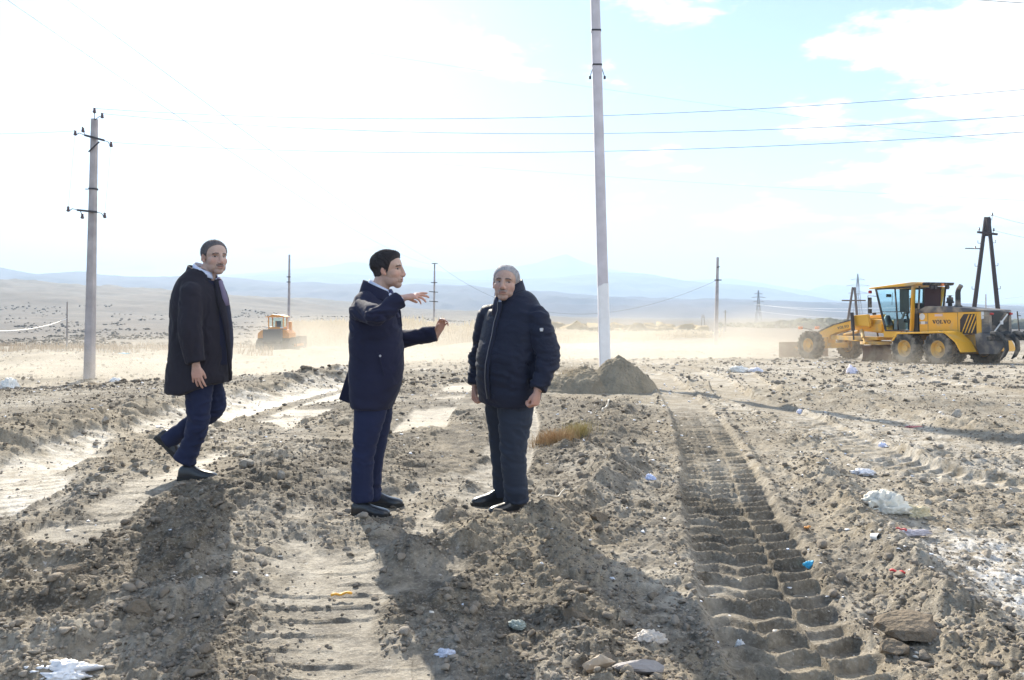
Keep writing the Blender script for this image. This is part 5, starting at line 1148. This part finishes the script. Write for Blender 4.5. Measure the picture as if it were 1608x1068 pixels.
M_SKIN = mat_attr('skin', 'tint', .52, .45, bump=(140, .25, .002), sss=.12)
M_HAIR = mat_attr('hair_strands', 'tint', .68, .3, bump=(260, .4, .003))
def fabric(name, c, rough=.9, sheen=.06, bump=(420, .35, .002)):
    m = mat(name, c, rough, spec=.2, bump=bump, vary=(5, .10), sheen=sheen); m.node_tree.nodes['Principled BSDF'].inputs['Sheen Roughness'].default_value = .45; return m
def make_person(loc, head, limbs, hands, look, label):
    """one continuous body: head, neck, trunk, arms, hands, legs fused to a single skin"""
    mb = MB(); c, fwd, s, fat, nb, nr, wx = head; M = frame(fwd, (0, 0, 1)); M = M @ Matrix.Rotation(look.get('tilt', 0), 3, 'Y') @ Matrix.Rotation(look.get('nod', 0), 3, 'X')
    add_head(mb, c, M, s, fat, (nb, nr), wx)
    for pts, ra, rb, sd_ in limbs: mb.tube(pts, ra, rb, side=sd_, n=16)
    for h in hands: hand(mb, **h)
    me = remesh(mb, .0042, 5, .5); refine_head(me, c); col = finish_head(me, c, M, s, look, wx)
    hn = np.zeros(len(me.vertices)); co = get_co(me)
    for h in hands: hn = np.maximum(hn, np.exp(-(np.linalg.norm(co - np.array(Vector(h['W_']) + Vector(h['D']).normalized() * .10), axis=1) / .11) ** 2))
    col = col * (1 + hn[:, None] * np.array([[.10, -.12, -.16]])); 
    set_col(me, 'tint', col); a = bpy.data.objects.new('person', me); me.materials.append(M_SKIN); link(a)
    a.location = loc; tag(a, label, 'person'); return a, M
def interp_rings(rings, k=6):
    """(z, cx, cy, a, b) rings -> denser smooth loft"""
    R_ = np.array(rings, float); t = np.linspace(0, len(R_) - 1, (len(R_) - 1) * k + 1); out = []
    for col in range(5):
        y = R_[:, col]; i = np.clip(np.floor(t).astype(int), 0, len(y) - 2); f = t - i; p0 = y[np.clip(i - 1, 0, len(y) - 1)]; p1 = y[i]; p2 = y[i + 1]; p3 = y[np.clip(i + 2, 0, len(y) - 1)]
        out.append(.5 * ((2 * p1) + (-p0 + p2) * f + (2 * p0 - 5 * p1 + 4 * p2 - p3) * f * f + (-p0 + 3 * p1 - 3 * p2 + p3) * f ** 3))
    return np.array(out).T
def torso(mb, rings, lat, exp=2.3):
    rings = rings[:-1]; Rg = interp_rings(rings); h = Rg[-1]; Rg = np.vstack([Rg, [h[0] - .004, h[1], h[2], h[3] * .975, h[4] * .975], [h[0] + .045, h[1], h[2], h[3] * .90, h[4] * .90], [h[0] + .06, h[1], h[2], h[3] * .3, h[4] * .3]]); mb.tube([(r[1], r[2], r[0]) for r in Rg], [max(r[3], .01) for r in Rg], [max(r[4], .01) for r in Rg], sides=[Vector(lat)] * len(Rg), n=40, exp=exp)
def limb(mb, pts, ra, rb=None, side=(0, 1, 0), k=5, n=20):
    P = np.array([list(p) for p in pts]); ra = np.array(ra); rb = ra if rb is None else np.array(rb); t = np.linspace(0, len(P) - 1, (len(P) - 1) * k + 1)
    def cr(y):
        i = np.clip(np.floor(t).astype(int), 0, len(y) - 2); f = t - i; p0 = y[np.clip(i - 1, 0, len(y) - 1)]; p1 = y[i]; p2 = y[i + 1]; p3 = y[np.clip(i + 2, 0, len(y) - 1)]
        return .5 * ((2 * p1) + (-p0 + p2) * f + (2 * p0 - 5 * p1 + 4 * p2 - p3) * f * f + (-p0 + 3 * p1 - 3 * p2 + p3) * f ** 3)
    Q = [Vector((cr(P[:, 0])[i], cr(P[:, 1])[i], cr(P[:, 2])[i])) for i in range(len(t))]; mb.tube(Q, list(cr(ra)), list(cr(rb)), side=side, n=n)
M_LEATHER = mat('black_leather', (.016, .018, .024), .28, coat=.3, bump=(60, .2, .003)); M_SOLE = mat('black_rubber', (.02, .02, .02), .7)
M_SHIRT = fabric('pale_blue_shirt', (.62, .68, .85), .8)

def foot(v, z): return vv(v.x, v.y, z)
# ---- middle man: arms raised, facing right
D1 = 5.54; X1 = col_at(580, D1); Z1 = z_at(806, D1)
def q1(px, py, y=0.0): return vv(col_at(px, D1 + y) - X1, y, z_at(py, D1 + y) - Z1)
look = dict(skin=(.52, .35, .28), brow=(.05, .035, .03), stubble=.30, nod=.02, gz=0)
hc = q1(610.5, 424.5, .0)
RS = q1(566, 487, -.17); RE = q1(594, 495, -.45); RW = q1(632, 468, -.38)
LS = q1(578, 482, .20); LE = q1(622, 532, .27); LW = q1(686, 524, .20)
hl_ = dict(W_=LW, D=(.25, -.10, .95), Nn=(-.10, .95, .2), T=(-.85, -.05, .25), per=[(.5, .7, .5), (.45, .7, .5), (.5, .8, .6), (.6, .9, .6)], spread=.15, thumb=(.5, .8, .35), s=1.0)
hl_ = dict(W_=LW, D=(.42, -.12, .90), Nn=(.62, -.72, -.05), T=(-.80, -.45, .35), per=[(.35, .9, .7), (.45, 1.0, .7), (.5, 1.0, .7), (.6, 1.0, .7)], spread=.12, thumb=(.75, .55, .5), s=.93)
hr_ = dict(W_=RW, D=(.97, .05, .16), Nn=(.1, .35, -.93), T=(.05, .9, .35), per=[(.05, .15, .1), (.20, .25, .2), (.45, .4, .3), (.65, .5, .4)], spread=.22, thumb=(.75, .35, .75), s=1.0)
P1, M1 = make_person((X1, D1, Z1), (hc, (1, -.13, -.02), 1.07, 1.04, q1(594, 460), .062, 1.04),
    [([q1(592, 480), q1(590, 520), q1(590, 590), q1(585, 615)], [.08, .14, .15, .14], [.06, .11, .12, .10], (0, 1, 0)),
     ([RS, RE, RW], [.042, .038, .028], None, (0, 0, 1)), ([LS, LE, LW], [.042, .038, .028], None, (0, 0, 1)),
     ([q1(584, 620, -.09), q1(572, 700, -.105), q1(569, 790, -.105)], [.07, .045, .028], None, (0, 1, 0)), ([q1(590, 620, .09), q1(590, 700, .115), q1(586, 780, .125)], [.07, .045, .028], None, (0, 1, 0))],
    [hl_, hr_], look, 'man in the middle in dark navy overcoat, both hands raised, seen in profile')
link(hair_mesh(hc, M1, 1.07, M_HAIR, ([-.12, -.05, -.02, .012, .035, .06, .085], [-.075, -.055, -.02, -.012, .052, .072, .088], .004), .012, 3, ((.035, .030, .034), (.08, .072, .075), .6), front_lift=1.0, wx=1.04), P1)
M_NAVY = fabric('navy_wool', (.020, .022, .050)); M_SUIT = fabric('navy_suit', (.018, .024, .065), .8)
mb = MB()
torso(mb, [(1.560, .075, 0, .05, .05), (1.535, .070, 0, .085, .072), (1.505, .050, 0, .150, .095), (1.46, .030, 0, .205, .135), (1.40, .032, 0, .225, .158), (1.31, .040, 0, .225, .172), (1.22, .048, 0, .220, .185), (1.09, .052, 0, .220, .187), (.957, .045, 0, .225, .184), (.846, .030, 0, .228, .166), (.745, .013, 0, .225, .140), (.738, .013, 0, .16, .09)], (0, 1, 0))
limb(mb, [RS + vv(.03, .07, .0), RS, RS.lerp(RE, .5), RE, RE.lerp(RW, .5), RE.lerp(RW, .93)], [.080, .074, .068, .065, .060, .056], None, (0, 0, 1))
limb(mb, [LS + vv(.015, -.05, .0), LS, LS.lerp(LE, .5), LE, LE.lerp(LW, .5), LE.lerp(LW, 1.0)], [.080, .078, .070, .066, .061, .058], None, (0, 0, 1))
cloth_obj('overcoat', mb, M_NAVY, P1, fold=(.015, 11, dict(zones=[(RE, .16, 1.3), (LE, .16, 1.6), (RS + vv(.02, 0, -.06), .14, 1.2), (LS, .13, .8), (q1(590, 530), .2, .5)], gen=.35)))
mb = MB()   # vent flap of the coat at the back
mb.prism([(0, 0), (-.095, -.30), (-.03, -.325), (.04, -.33), (.05, 0)], q1(553, 560, .03), (1, 0, 0), (0, 0, 1), (.0, .03, 0)); mb.build('coat_vent', M_NAVY, P1, bevel=.006)
def collar_ring(z_back, z_front, cx, cy, a, b, fwd_ang, w, gap, n=40, out=.35):
    """band round the neck, open at the throat; returns pts, normals, across dirs"""
    pts = []; nor = []; dr = []
    for i in range(n + 1):
        t = -math.pi + gap + (2 * math.pi - 2 * gap) * i / n; ang = fwd_ang + math.pi + t * 1.0
        ang = fwd_ang + gap + (2 * math.pi - 2 * gap) * i / n
        c, s = math.cos(ang), math.sin(ang); fr = (math.cos(ang - fwd_ang) + 1) / 2; z = z_back + (z_front - z_back) * fr
        pts.append(vv(cx + a * c, cy + b * s, z)); nor.append(vv(c, s, .3)); dr.append(vv(c * out, s * out, -1))
    return pts, nor, dr
# shirt collar, tie, coat collar and lapels
mb = MB(); p, n_, d_ = collar_ring(1.625, 1.545, .078, 0, .072, .068, 0.0, 0, .30, out=.25); ribbon(mb, p, n_, .045, .005, d_); mb.build('shirt_collar', M_SHIRT, P1, smooth=True)
mb = MB(); mb.prism([(0, .0), (.035, -.06), (.015, -.17), (-.03, -.17), (-.05, -.03)], q1(613, 459, -.075), (1, 0, 0), (0, 0, 1), (0, .10, 0)); mb.build('shirt', M_SHIRT, P1, bevel=.01)
mb = MB(); mb.tube([q1(613, 456, -.03), q1(615, 461, -.04), q1(618, 468, -.045), q1(622, 482, -.045), q1(626, 498, -.03)], [.022, .026, .020, .026, .03], [.014, .016, .010, .010, .01], side=(0, 1, 0), n=10); mb.build('tie', fabric('blue_tie', (.06, .065, .14), .5), P1, smooth=True)
mb = MB(); p, n_, d_ = collar_ring(1.622, 1.530, .060, 0, .094, .094, 0.0, 0, .72, out=.55); ribbon(mb, p, n_, [.100 - .02 * abs(i - 20) / 20 for i in range(41)], .009, d_)
for sy in (-1, 1):
    A = vv(.060 + .094 * math.cos(.72), sy * .094 * math.sin(.72), 1.545); pts = [A, A + vv(.045, sy * -.0, -.06), A + vv(.078, sy * -.02, -.14), vv(.222, sy * .02, 1.30)]
    ribbon(mb, pts, [vv(.55, sy * .9, .2)] * 4, [.085, .10, .085, .02], .009, [vv(-.45, sy * .6, -.55)] * 4)
mb.build('coat_collar', M_NAVY, P1, smooth=True, bevel=.002)
mb = MB(); mb.tube([q1(592, 552, -.222), q1(598, 568, -.222), q1(603, 590, -.217)], [.004] * 3, n=6); mb.build('pocket_welt', M_NAVY, P1)
mb = MB(); mb.ell(q1(597, 559, -.232), (.008, .004, .008)); mb.build('button', mat('pale_button', (.5, .5, .55), .3), P1, smooth=True)
mb = MB(); ch = RE.lerp(RW, .96); mb.tube([RE.lerp(RW, .9), ch], [.036, .036], n=14); mb.build('shirt_cuff', M_SHIRT, P1, smooth=True)
mb = MB()
limb(mb, [q1(584, 610, -.095), q1(581, 650, -.10), q1(572, 700, -.105), q1(569, 745, -.105), q1(569, 787, -.105)], [.10, .098, .082, .076, .073], [.12, .108, .080, .074, .072], (0, 1, 0))
limb(mb, [q1(592, 610, .09), q1(596, 650, .10), q1(590, 700, .115), q1(586, 740, .12), q1(585, 784, .15)], [.10, .095, .078, .066, .062], [.11, .09, .072, .061, .058], (0, 1, 0))
cloth_obj('trousers', mb, M_SUIT, P1, .008, 5, (.013, 23, dict(zones=[(q1(572, 700, -.1), .12, .8), (q1(569, 780, -.1), .07, 1.6), (q1(586, 768, .14), .07, 1.4)], gen=.45)))
gz1 = lambda x, y: ground_z(X1 + x, D1 + y, True) - Z1
shoe(P1, foot(q1(552, 806, -.11), .010), (1, -.12, -.0), L_=.27, m=M_LEATHER, msole=M_SOLE); shoe(P1, foot(q1(576, 789, .17), .006), (1, .02, 0), L_=.26, m=M_LEATHER, msole=M_SOLE)

# ---- left man: walking to the right, face turned to the camera
D2 = 6.1; X2 = col_at(305, D2); Z2 = z_at(748, D2)
def q2(px, py, y=0.0): return vv(col_at(px, D2 + y) - X2, y, z_at(py, D2 + y) - Z2)
look = dict(skin=(.50, .35, .29), brow=(.06, .05, .05), moustache=(.10, .085, .085), stubble=.22, brow_s=.75, nod=-.03, gz=.2)
hc = q2(337.5, 405, 0); RS = q2(300, 462, -.19); RE = q2(299, 520, -.27); RW = q2(308, 574, -.26); LS = q2(318, 460, .19); LE = q2(314, 520, .26); LW = q2(318, 568, .27)
hr_ = dict(W_=RW, D=(.10, -.05, -1), Nn=(.1, 1, 0), T=(1, -.1, .1), per=[(.15, .25, .2), (.25, .3, .2), (.3, .35, .25), (.35, .4, .3)], spread=.25, thumb=(.8, .45, .3), s=1.02)
hl_ = dict(W_=LW, D=(.1, 0, -1), Nn=(.1, -1, 0), T=(1, 0, 0), curl=(.4, .5, .3), s=1.0)
hipR = q2(312, 606, -.09); kneeR = q2(311, 665, -.11); ankR = q2(291, 730, -.11); hipL = q2(326, 600, .09); kneeL = q2(336, 640, .10); ankL = q2(262, 694, .10)
P2, M2 = make_person((X2, D2, Z2), (hc, (.72, -.69, 0), 1.10, 1.07, q2(324, 434), .066, 1.02),
    [([q2(318, 458), q2(315, 500), q2(315, 570), q2(316, 595)], [.08, .14, .15, .14], [.06, .12, .13, .10], (0, 1, 0)), ([RS, RE, RW], [.042, .038, .028], None, (1, 0, 0)), ([LS, LE, LW], [.042, .038, .028], None, (1, 0, 0)),
     ([hipR, kneeR, ankR], [.07, .045, .028], None, (0, 1, 0)), ([hipL, kneeL, ankL], [.07, .045, .028], None, (0, 1, 0))],
    [hr_, hl_], look, 'man on the left walking in a long open dark coat, face turned to the camera')
link(hair_mesh(hc, M2, 1.10, M_HAIR, ([-.12, -.05, -.02, .012, .035, .06, .085], [-.070, -.045, -.01, -.005, .058, .088, .100], .016), .006, 5, ((.12, .11, .12), (.20, .19, .20), .8), wx=1.02), P2)
M_COAT2 = fabric('black_brown_wool', (.026, .024, .034)); M_JEAN = fabric('dark_blue_trousers', (.018, .024, .062), .8)
mb = MB()
torso(mb, [(1.585, .085, 0, .06, .055), (1.56, .075, 0, .10, .080), (1.52, .052, 0, .15, .120), (1.46, .040, 0, .205, .160), (1.36, .040, 0, .235, .195), (1.21, .045, .0, .235, .210), (1.06, .050, 0, .235, .218), (.917, .050, 0, .238, .222), (.80, .040, 0, .245, .232), (.70, .035, 0, .252, .235), (.655, .030, 0, .250, .236), (.650, .030, 0, .18, .15)], (0, 1, 0), exp=2.2)
co_me = None
limb(mb, [RS + vv(.02, .05, .0), RS, RS.lerp(RE, .5), RE, RE.lerp(RW, .5), RE.lerp(RW, .95)], [.085, .085, .080, .078, .074, .070], None, (1, 0, 0))
limb(mb, [LS + vv(.02, -.05, .0), LS, LS.lerp(LE, .5), LE, LE.lerp(LW, .5), LE.lerp(LW, .95)], [.085, .085, .080, .075, .072, .068], None, (1, 0, 0))
coat = cloth_obj('overcoat', mb, M_COAT2, P2, fold=(.015, 31, dict(zones=[(RE, .16, 1.0), (RS + vv(0, 0, -.1), .16, .6), (q2(300, 600), .2, .6)], gen=.45, stretch=(14, 14, 4))))
# hem hangs lower at the back and flares open at the front
c = get_co(coat.data); t = np.clip((.95 - c[:, 2]) / .3, 0, 1) * (c[:, 0] > -.3); low = c[:, 2] < .95; tgt = -.055 * np.clip(c[:, 0] / .2 + 0, -1, 1.2); hand_m = np.exp(-((c[:, 1] + .27) / .05) ** 2) * 0
c[:, 2] += np.where(low, t * .085 * np.clip(c[:, 0] / .22, -.1, 1), 0); set_co(coat.data, c)
mb = MB(); ribbon(mb, [q2(346, 438, -.05), q2(352, 470, -.085), q2(359, 510, -.10), q2(361.5, 545, -.09), q2(363, 597, -.07)], [vv(.7, -.7, 0)] * 5, [.05, .06, .04, .03, .02], .012, [vv(-.5, -.8, -.1)] * 5); mb.build('coat_lapel', M_COAT2, P2, smooth=True)
mb = MB(); p, n_, d_ = collar_ring(1.640, 1.555, .085, 0, .078, .074, -.3, 0, .32, out=.25); ribbon(mb, p, n_, .050, .005, d_); mb.build('shirt_collar', M_SHIRT, P2, smooth=True)
mb = MB(); p, n_, d_ = collar_ring(1.618, 1.525, .064, 0, .098, .098, -.15, 0, .75, out=.6); ribbon(mb, p, n_, .095, .009, d_)
mb.build('coat_collar', M_COAT2, P2, smooth=True)
M_LAP = fabric('navy_jacket', (.022, .024, .05))
mb = MB(); torso(mb, [(1.50, .135, -.01, .08, .08), (1.40, .125, -.01, .12, .125), (1.25, .125, -.01, .14, .150), (1.05, .128, -.01, .15, .165), (.86, .118, -.01, .15, .16), (.83, .115, -.01, .10, .1)], (0, 1, 0)); cloth_obj('suit_jacket', mb, M_LAP, P2, .010, 4, (.006, 3, dict(gen=.4)))
mb = MB(); mb.tube([q2(343.5, 437, -.045), q2(346, 443, -.06), q2(349, 452, -.075), q2(353, 466, -.085), q2(357, 480, -.08)], [.020, .024, .019, .026, .022], [.012, .014, .010, .010, .01], side=(.5, .8, 0), n=10); mb.build('tie', fabric('lilac_tie', (.18, .15, .24), .5), P2, smooth=True)
mb = MB(); mb.prism([(0, 0), (.03, -.05), (.035, -.14), (.0, -.13), (-.03, -.04)], q2(339, 436, -.07), (.85, -.1, 0), (0, 0, 1), (0, .10, 0)); mb.build('shirt', M_SHIRT, P2, bevel=.008)
for z in (515, 548): mb = MB(); mb.ell(q2(361.5, z, -.02), (.010, .012, .012)); mb.build('button', M_SOLE, P2, smooth=True)
mb = MB()
limb(mb, [hipR + vv(0, 0, .08), hipR, kneeR, kneeR.lerp(ankR, .55), ankR + vv(-.01, 0, .03)], [.11, .105, .080, .074, .082], [.115, .108, .080, .074, .080], (0, 1, 0))
limb(mb, [hipL + vv(0, 0, .08), hipL, kneeL, kneeL.lerp(ankL, .5), ankL], [.11, .105, .085, .074, .068], [.115, .105, .086, .072, .066], (0, 1, 0), k=7)
cloth_obj('trousers', mb, M_JEAN, P2, .008, 5, (.015, 43, dict(zones=[(kneeR, .14, 1.0), (ankR, .09, 1.5), (kneeL, .1, .6)], gen=.5)))
shoe(P2, foot(q2(281, 747, -.12), .006), (1, -.10, .0), L_=.30, m=M_LEATHER, msole=M_SOLE)
shoe(P2, q2(246, 686, .10) + vv(-.005, 0, 0), (.72, 0, -.69), up=(.69, 0, .72), L_=.27, m=mat('brown_black_leather', (.022, .016, .015), .35, coat=.2), msole=M_SOLE)

# ---- right man: grey hair, short jacket, looking left past the camera
D3 = 5.65; X3 = col_at(800, D3); Z3 = z_at(800, D3)
def q3(px, py, y=0.0): return vv(col_at(px, D3 + y) - X3, y, z_at(py, D3 + y) - Z3)
look = dict(skin=(.48, .32, .26), brow=(.10, .085, .08), moustache=(.22, .19, .18), stubble=.12, brow_s=.9, nod=.02, tilt=-.06, gz=-.7)
hc = q3(794, 445.5, -.05); LS = q3(845, 500, -.17); LE = q3(861, 562, -.24); LW = q3(844, 614, -.30); RS = q3(767, 497, .15); RE = q3(752, 560, .20); RW = q3(746, 606, .12)
LATv = vv(.66, -.75, 0)
hl_ = dict(W_=LW, D=(-.18, -.05, -1), Nn=(-.75, .55, -.1), T=(-.55, -.8, 0), per=[(1.0, 1.2, .8), (1.1, 1.2, .8), (1.1, 1.2, .8), (1.1, 1.2, .8)], spread=.05, thumb=(.8, .25, .5), s=1.04, tcurl=.5)
hr_ = dict(W_=RW, D=(-.05, -.1, -1), Nn=(.8, -.3, 0), T=(-.3, -.95, 0), per=[(.8, 1.1, .8), (.9, 1.1, .8), (1.0, 1.1, .8), (1.1, 1.1, .8)], spread=.05, thumb=(.8, .3, .4), s=1.04, tcurl=.5)
kN = q3(806, 710, -.10); aN = q3(811, 788, -.08); hN = q3(809, 640, -.07); hF = q3(786, 640, .12); kF = q3(786, 705, .14); aF = q3(789, 777, .16)
P3, M3 = make_person((X3, D3, Z3), (hc, (-.20, -1, 0), 1.05, 1.09, q3(802, 474, -.0), .072, 1.06),
    [([q3(804, 490), q3(804, 540), q3(801, 600), q3(799, 625)], [.08, .16, .17, .15], [.07, .14, .14, .12], LATv), ([LS, LE, LW], [.042, .038, .03], None, (1, 0, 0)), ([RS, RE, RW], [.042, .038, .03], None, (1, 0, 0)),
     ([hN, kN, aN], [.07, .05, .03], None, (1, 0, 0)), ([hF, kF, aF], [.07, .045, .028], None, (1, 0, 0))],
    [hl_, hr_], look, 'grey-haired heavy man on the right in dark zipped jacket, arms hanging')
link(hair_mesh(hc, M3, 1.05, M_HAIR, ([-.12, -.05, -.02, .012, .035, .06, .085], [-.070, -.05, -.02, -.010, .055, .084, .094], .014), .007, 9, ((.42, .41, .43), (.30, .29, .30), .6), wx=1.06), P3)
M_JKT = fabric('navy_padded_jacket', (.017, .021, .042), .6, .05, bump=(90, .5, .006)); M_TRS = fabric('slate_trousers', (.032, .040, .062), .8)
mb = MB()
torso(mb, [(1.535, .000, -.0, .06, .06), (1.515, .006, -.0, .10, .09), (1.47, .025, -.0, .18, .125), (1.42, .033, -.0, .225, .15), (1.355, .035, 0, .245, .168), (1.26, .030, -.0, .255, .185), (1.17, .020, -.0, .258, .198), (1.08, .010, -.01, .258, .212), (.99, .005, -.01, .257, .218), (.90, .002, -.01, .250, .212), (.82, .0, -.01, .238, .195), (.765, -.0, -.0, .232, .185), (.760, -.0, -.0, .17, .12)], LATv, exp=2.25)
limb(mb, [LS + vv(-.05, .05, .01), LS, LS.lerp(LE, .5), LE, LE.lerp(LW, .5), LE.lerp(LW, .97)], [.080, .083, .085, .081, .073, .060], None, (1, 0, 0))
limb(mb, [RS + vv(.05, -.05, .01), RS, RS.lerp(RE, .5), RE, RE.lerp(RW, .5), RE.lerp(RW, .97)], [.082, .084, .082, .076, .068, .056], None, (1, 0, 0))
cloth_obj('jacket', mb, M_JKT, P3, .009, 6, (.015, 53, dict(zones=[(LE, .20, 1.2), (RE, .18, 1.2), (LS, .13, .5), (q3(800, 600, -.2), .15, .5)], gen=.5, stretch=(7, 7, 20))))
FW3 = vv(-.75, -.66, 0)
mb = MB(); p, n_, d_ = collar_ring(1.60, 1.535, .005, -.0, .106, .104, math.atan2(-.66, -.75), 0, .50, out=-.02); ribbon(mb, [a - vv(0, 0, .065) for a in p], n_, .105, .012, [vv(x.x * .3, x.y * .3, 1) for x in n_])
mb.build('jacket_collar', M_JKT, P3, smooth=True)
mb = MB(); p, n_, d_ = collar_ring(1.565, 1.530, -.004, -.01, .074, .074, math.atan2(-.66, -.75), 0, .25, out=.15); ribbon(mb, p, n_, .05, .005, d_); mb.build('shirt_collar', M_SHIRT, P3, smooth=True)
mb = MB(); c0 = vv(.0, -.0, 1.53) + FW3 * .10; mb.prism([(-.035, .01), (.035, .01), (.03, -.14), (-.03, -.14)], c0, LATv, (0, 0, 1), FW3 * .012); mb.build('shirt', M_SHIRT, P3)
mb = MB(); mb.tube([c0 + FW3 * .01, c0 + FW3 * .03 - vv(0, 0, .06), c0 + FW3 * .045 - vv(0, 0, .15)], [.018, .02, .028], [.010] * 3, side=LATv, n=10); mb.build('tie', fabric('dark_tie', (.03, .035, .07), .5), P3, smooth=True)
Z_ = []
for z in (1.47, 1.41, 1.33, 1.24, 1.14, 1.04, .95, .87, .80):
    Rg = interp_rings([(1.42, .033, -.0, .225, .15), (1.355, .035, 0, .245, .168), (1.26, .030, -.0, .255, .185), (1.17, .020, -.0, .258, .198), (1.08, .010, -.01, .258, .212), (.99, .005, -.01, .257, .218), (.90, .002, -.01, .250, .212), (.82, .0, -.01, .238, .195), (.765, -.0, -.0, .232, .185)]); r = min(Rg, key=lambda r: abs(r[0] - z)); Z_.append(vv(r[1], r[2], z) + FW3 * (r[4] + .002) + LATv * (.012 if z > 1.4 else 0))
mb = MB(); ribbon(mb, Z_, [FW3] * len(Z_), .034, .010, [LATv] * len(Z_)); mb.build('zip_placket', M_JKT, P3, smooth=True)
mb = MB(); mb.tube([z + FW3 * .013 for z in Z_], [.0025] * len(Z_), n=6); mb.build('zip', mat('zip_metal', (.22, .22, .25), .5, metal=.4), P3)
pt = LS.lerp(LE, .28) + vv(.0, -.108, 0); mb = MB(); mb.box(pt, (.020, .006, .022)); mb.box(pt + vv(0, -.004, .004), (.026, .004, .006)); mb.build('sleeve_badge', mat('silver_badge', (.65, .66, .7), .4), P3)
mb = MB(); a_ = q3(808, 566, 0) + vv(0, -.235, 0); mb.tube([a_, a_ + vv(.004, .0, -.05), a_ + vv(.025, .0, -.10)], [.0035] * 3, n=6); mb.build('pocket_zip', mat('pocket_zip_metal', (.4, .4, .42), .4, metal=.6), P3)
mb = MB()
limb(mb, [hN + vv(-.005, .0, .10), hN, hN.lerp(kN, .5), kN, kN.lerp(aN, .5), aN + vv(0, 0, .0)], [.135, .128, .108, .092, .086, .084], [.14, .132, .108, .090, .086, .090], (1, 0, 0))
limb(mb, [hF + vv(.02, -.02, .10), hF, hF.lerp(kF, .5), kF, kF.lerp(aF, .5), aF + vv(0, 0, -.01)], [.125, .115, .095, .08, .07, .065], None, (1, 0, 0))
cloth_obj('trousers', mb, M_TRS, P3, .008, 5, (.016, 63, dict(zones=[(q3(812, 670, -.1), .12, 1.0), (aN, .09, 1.6), (kN, .1, .5)], gen=.45)))
shoe(P3, foot(q3(827, 797, -.07), .006), (-.93, -.38, -.0), L_=.285, m=M_LEATHER, msole=mat('brown_sole', (.12, .09, .07), .7)); shoe(P3, foot(q3(797, 785, .17), .006), (-.96, -.28, 0), L_=.27, m=M_LEATHER, msole=M_SOLE)
# ------------------------------------------------------------------ the air
def haze_box():
    mb = MB(); X = 6400; mb.box((0, 0, 190), (2 * X, 2 * X, 420 + 0))
    m = bpy.data.materials.new('haze_air'); m.use_nodes = True; t = m.node_tree
    for n in list(t.nodes):
        if n.type == 'BSDF_PRINCIPLED': t.nodes.remove(n)
    v = t.nodes.new('ShaderNodeVolumePrincipled'); v.inputs['Density'].default_value = HAZE; v.inputs['Anisotropy'].default_value = .06; v.inputs['Color'].default_value = (.60, .78, 1.0, 1)
    t.links.new(v.outputs[0], t.nodes['Material Output'].inputs['Volume'])
    o = mb.build('haze', m); tag(o, kind='stuff')
haze_box()
# dust hanging over the ground where the machines work: puffs whose density fades to nothing at their rim
def dust_mat(name, dens, scale, color=(.92, .86, .76)):
    m = bpy.data.materials.new(name); m.use_nodes = True; t = m.node_tree; t.nodes.remove(t.nodes['Principled BSDF'])
    v = t.nodes.new('ShaderNodeVolumePrincipled'); v.inputs['Anisotropy'].default_value = .15; v.inputs['Color'].default_value = (*color, 1)
    tc_ = t.nodes.new('ShaderNodeTexCoord'); sx = t.nodes.new('ShaderNodeVectorMath'); sx.operation = 'LENGTH'
    t.links.new(tc_.outputs['Object'], sx.inputs[0]); mr_ = t.nodes.new('ShaderNodeMapRange'); mr_.interpolation_type = 'SMOOTHSTEP'; mr_.inputs[1].default_value = 1.0; mr_.inputs[2].default_value = .1; mr_.inputs[3].default_value = 0; mr_.inputs[4].default_value = 1
    t.links.new(sx.outputs['Value'], mr_.inputs[0])
    g = t.nodes.new('ShaderNodeNewGeometry'); n = t.nodes.new('ShaderNodeTexNoise'); n.inputs['Scale'].default_value = scale; n.inputs['Detail'].default_value = 3; t.links.new(g.outputs['Position'], n.inputs['Vector'])
    m2 = t.nodes.new('ShaderNodeMapRange'); m2.inputs[1].default_value = .30; m2.inputs[2].default_value = .68; t.links.new(n.outputs[0], m2.inputs[0])
    mu = t.nodes.new('ShaderNodeMath'); mu.operation = 'MULTIPLY'; t.links.new(mr_.outputs[0], mu.inputs[0]); t.links.new(m2.outputs[0], mu.inputs[1])
    m3 = t.nodes.new('ShaderNodeMath'); m3.operation = 'MULTIPLY'; m3.inputs[1].default_value = dens; t.links.new(mu.outputs[0], m3.inputs[0]); t.links.new(m3.outputs[0], v.inputs['Density'])
    t.links.new(v.outputs[0], t.nodes['Material Output'].inputs['Volume']); return m
def dust(c, r, dens, scale):
    mb = MB(); mb.ell((0, 0, 0), (1, 1, 1), n=24, m=16); o = mb.build('dust_cloud', dust_mat('dust_puff', dens, scale)); o.location = c; o.scale = r; return tag(o, kind='stuff')
dust((-1.0, 31, -.9), (14, 13, 2.6), .24, .16)
dust((9.0, 36.5, -.4), (8.5, 8, 2.8), .30, .20)
dust((16.5, 28.6, -.6), (6, 2.6, 1.1), .32, .5)
dust((-14, 31, -1.3), (12, 10, 2.2), .22, .22)
dust((-20, 80, -2.0), (15, 10, 4.2), .16, .12)
dust((6, 55, -1.6), (24, 12, 1.5), .10, .10)
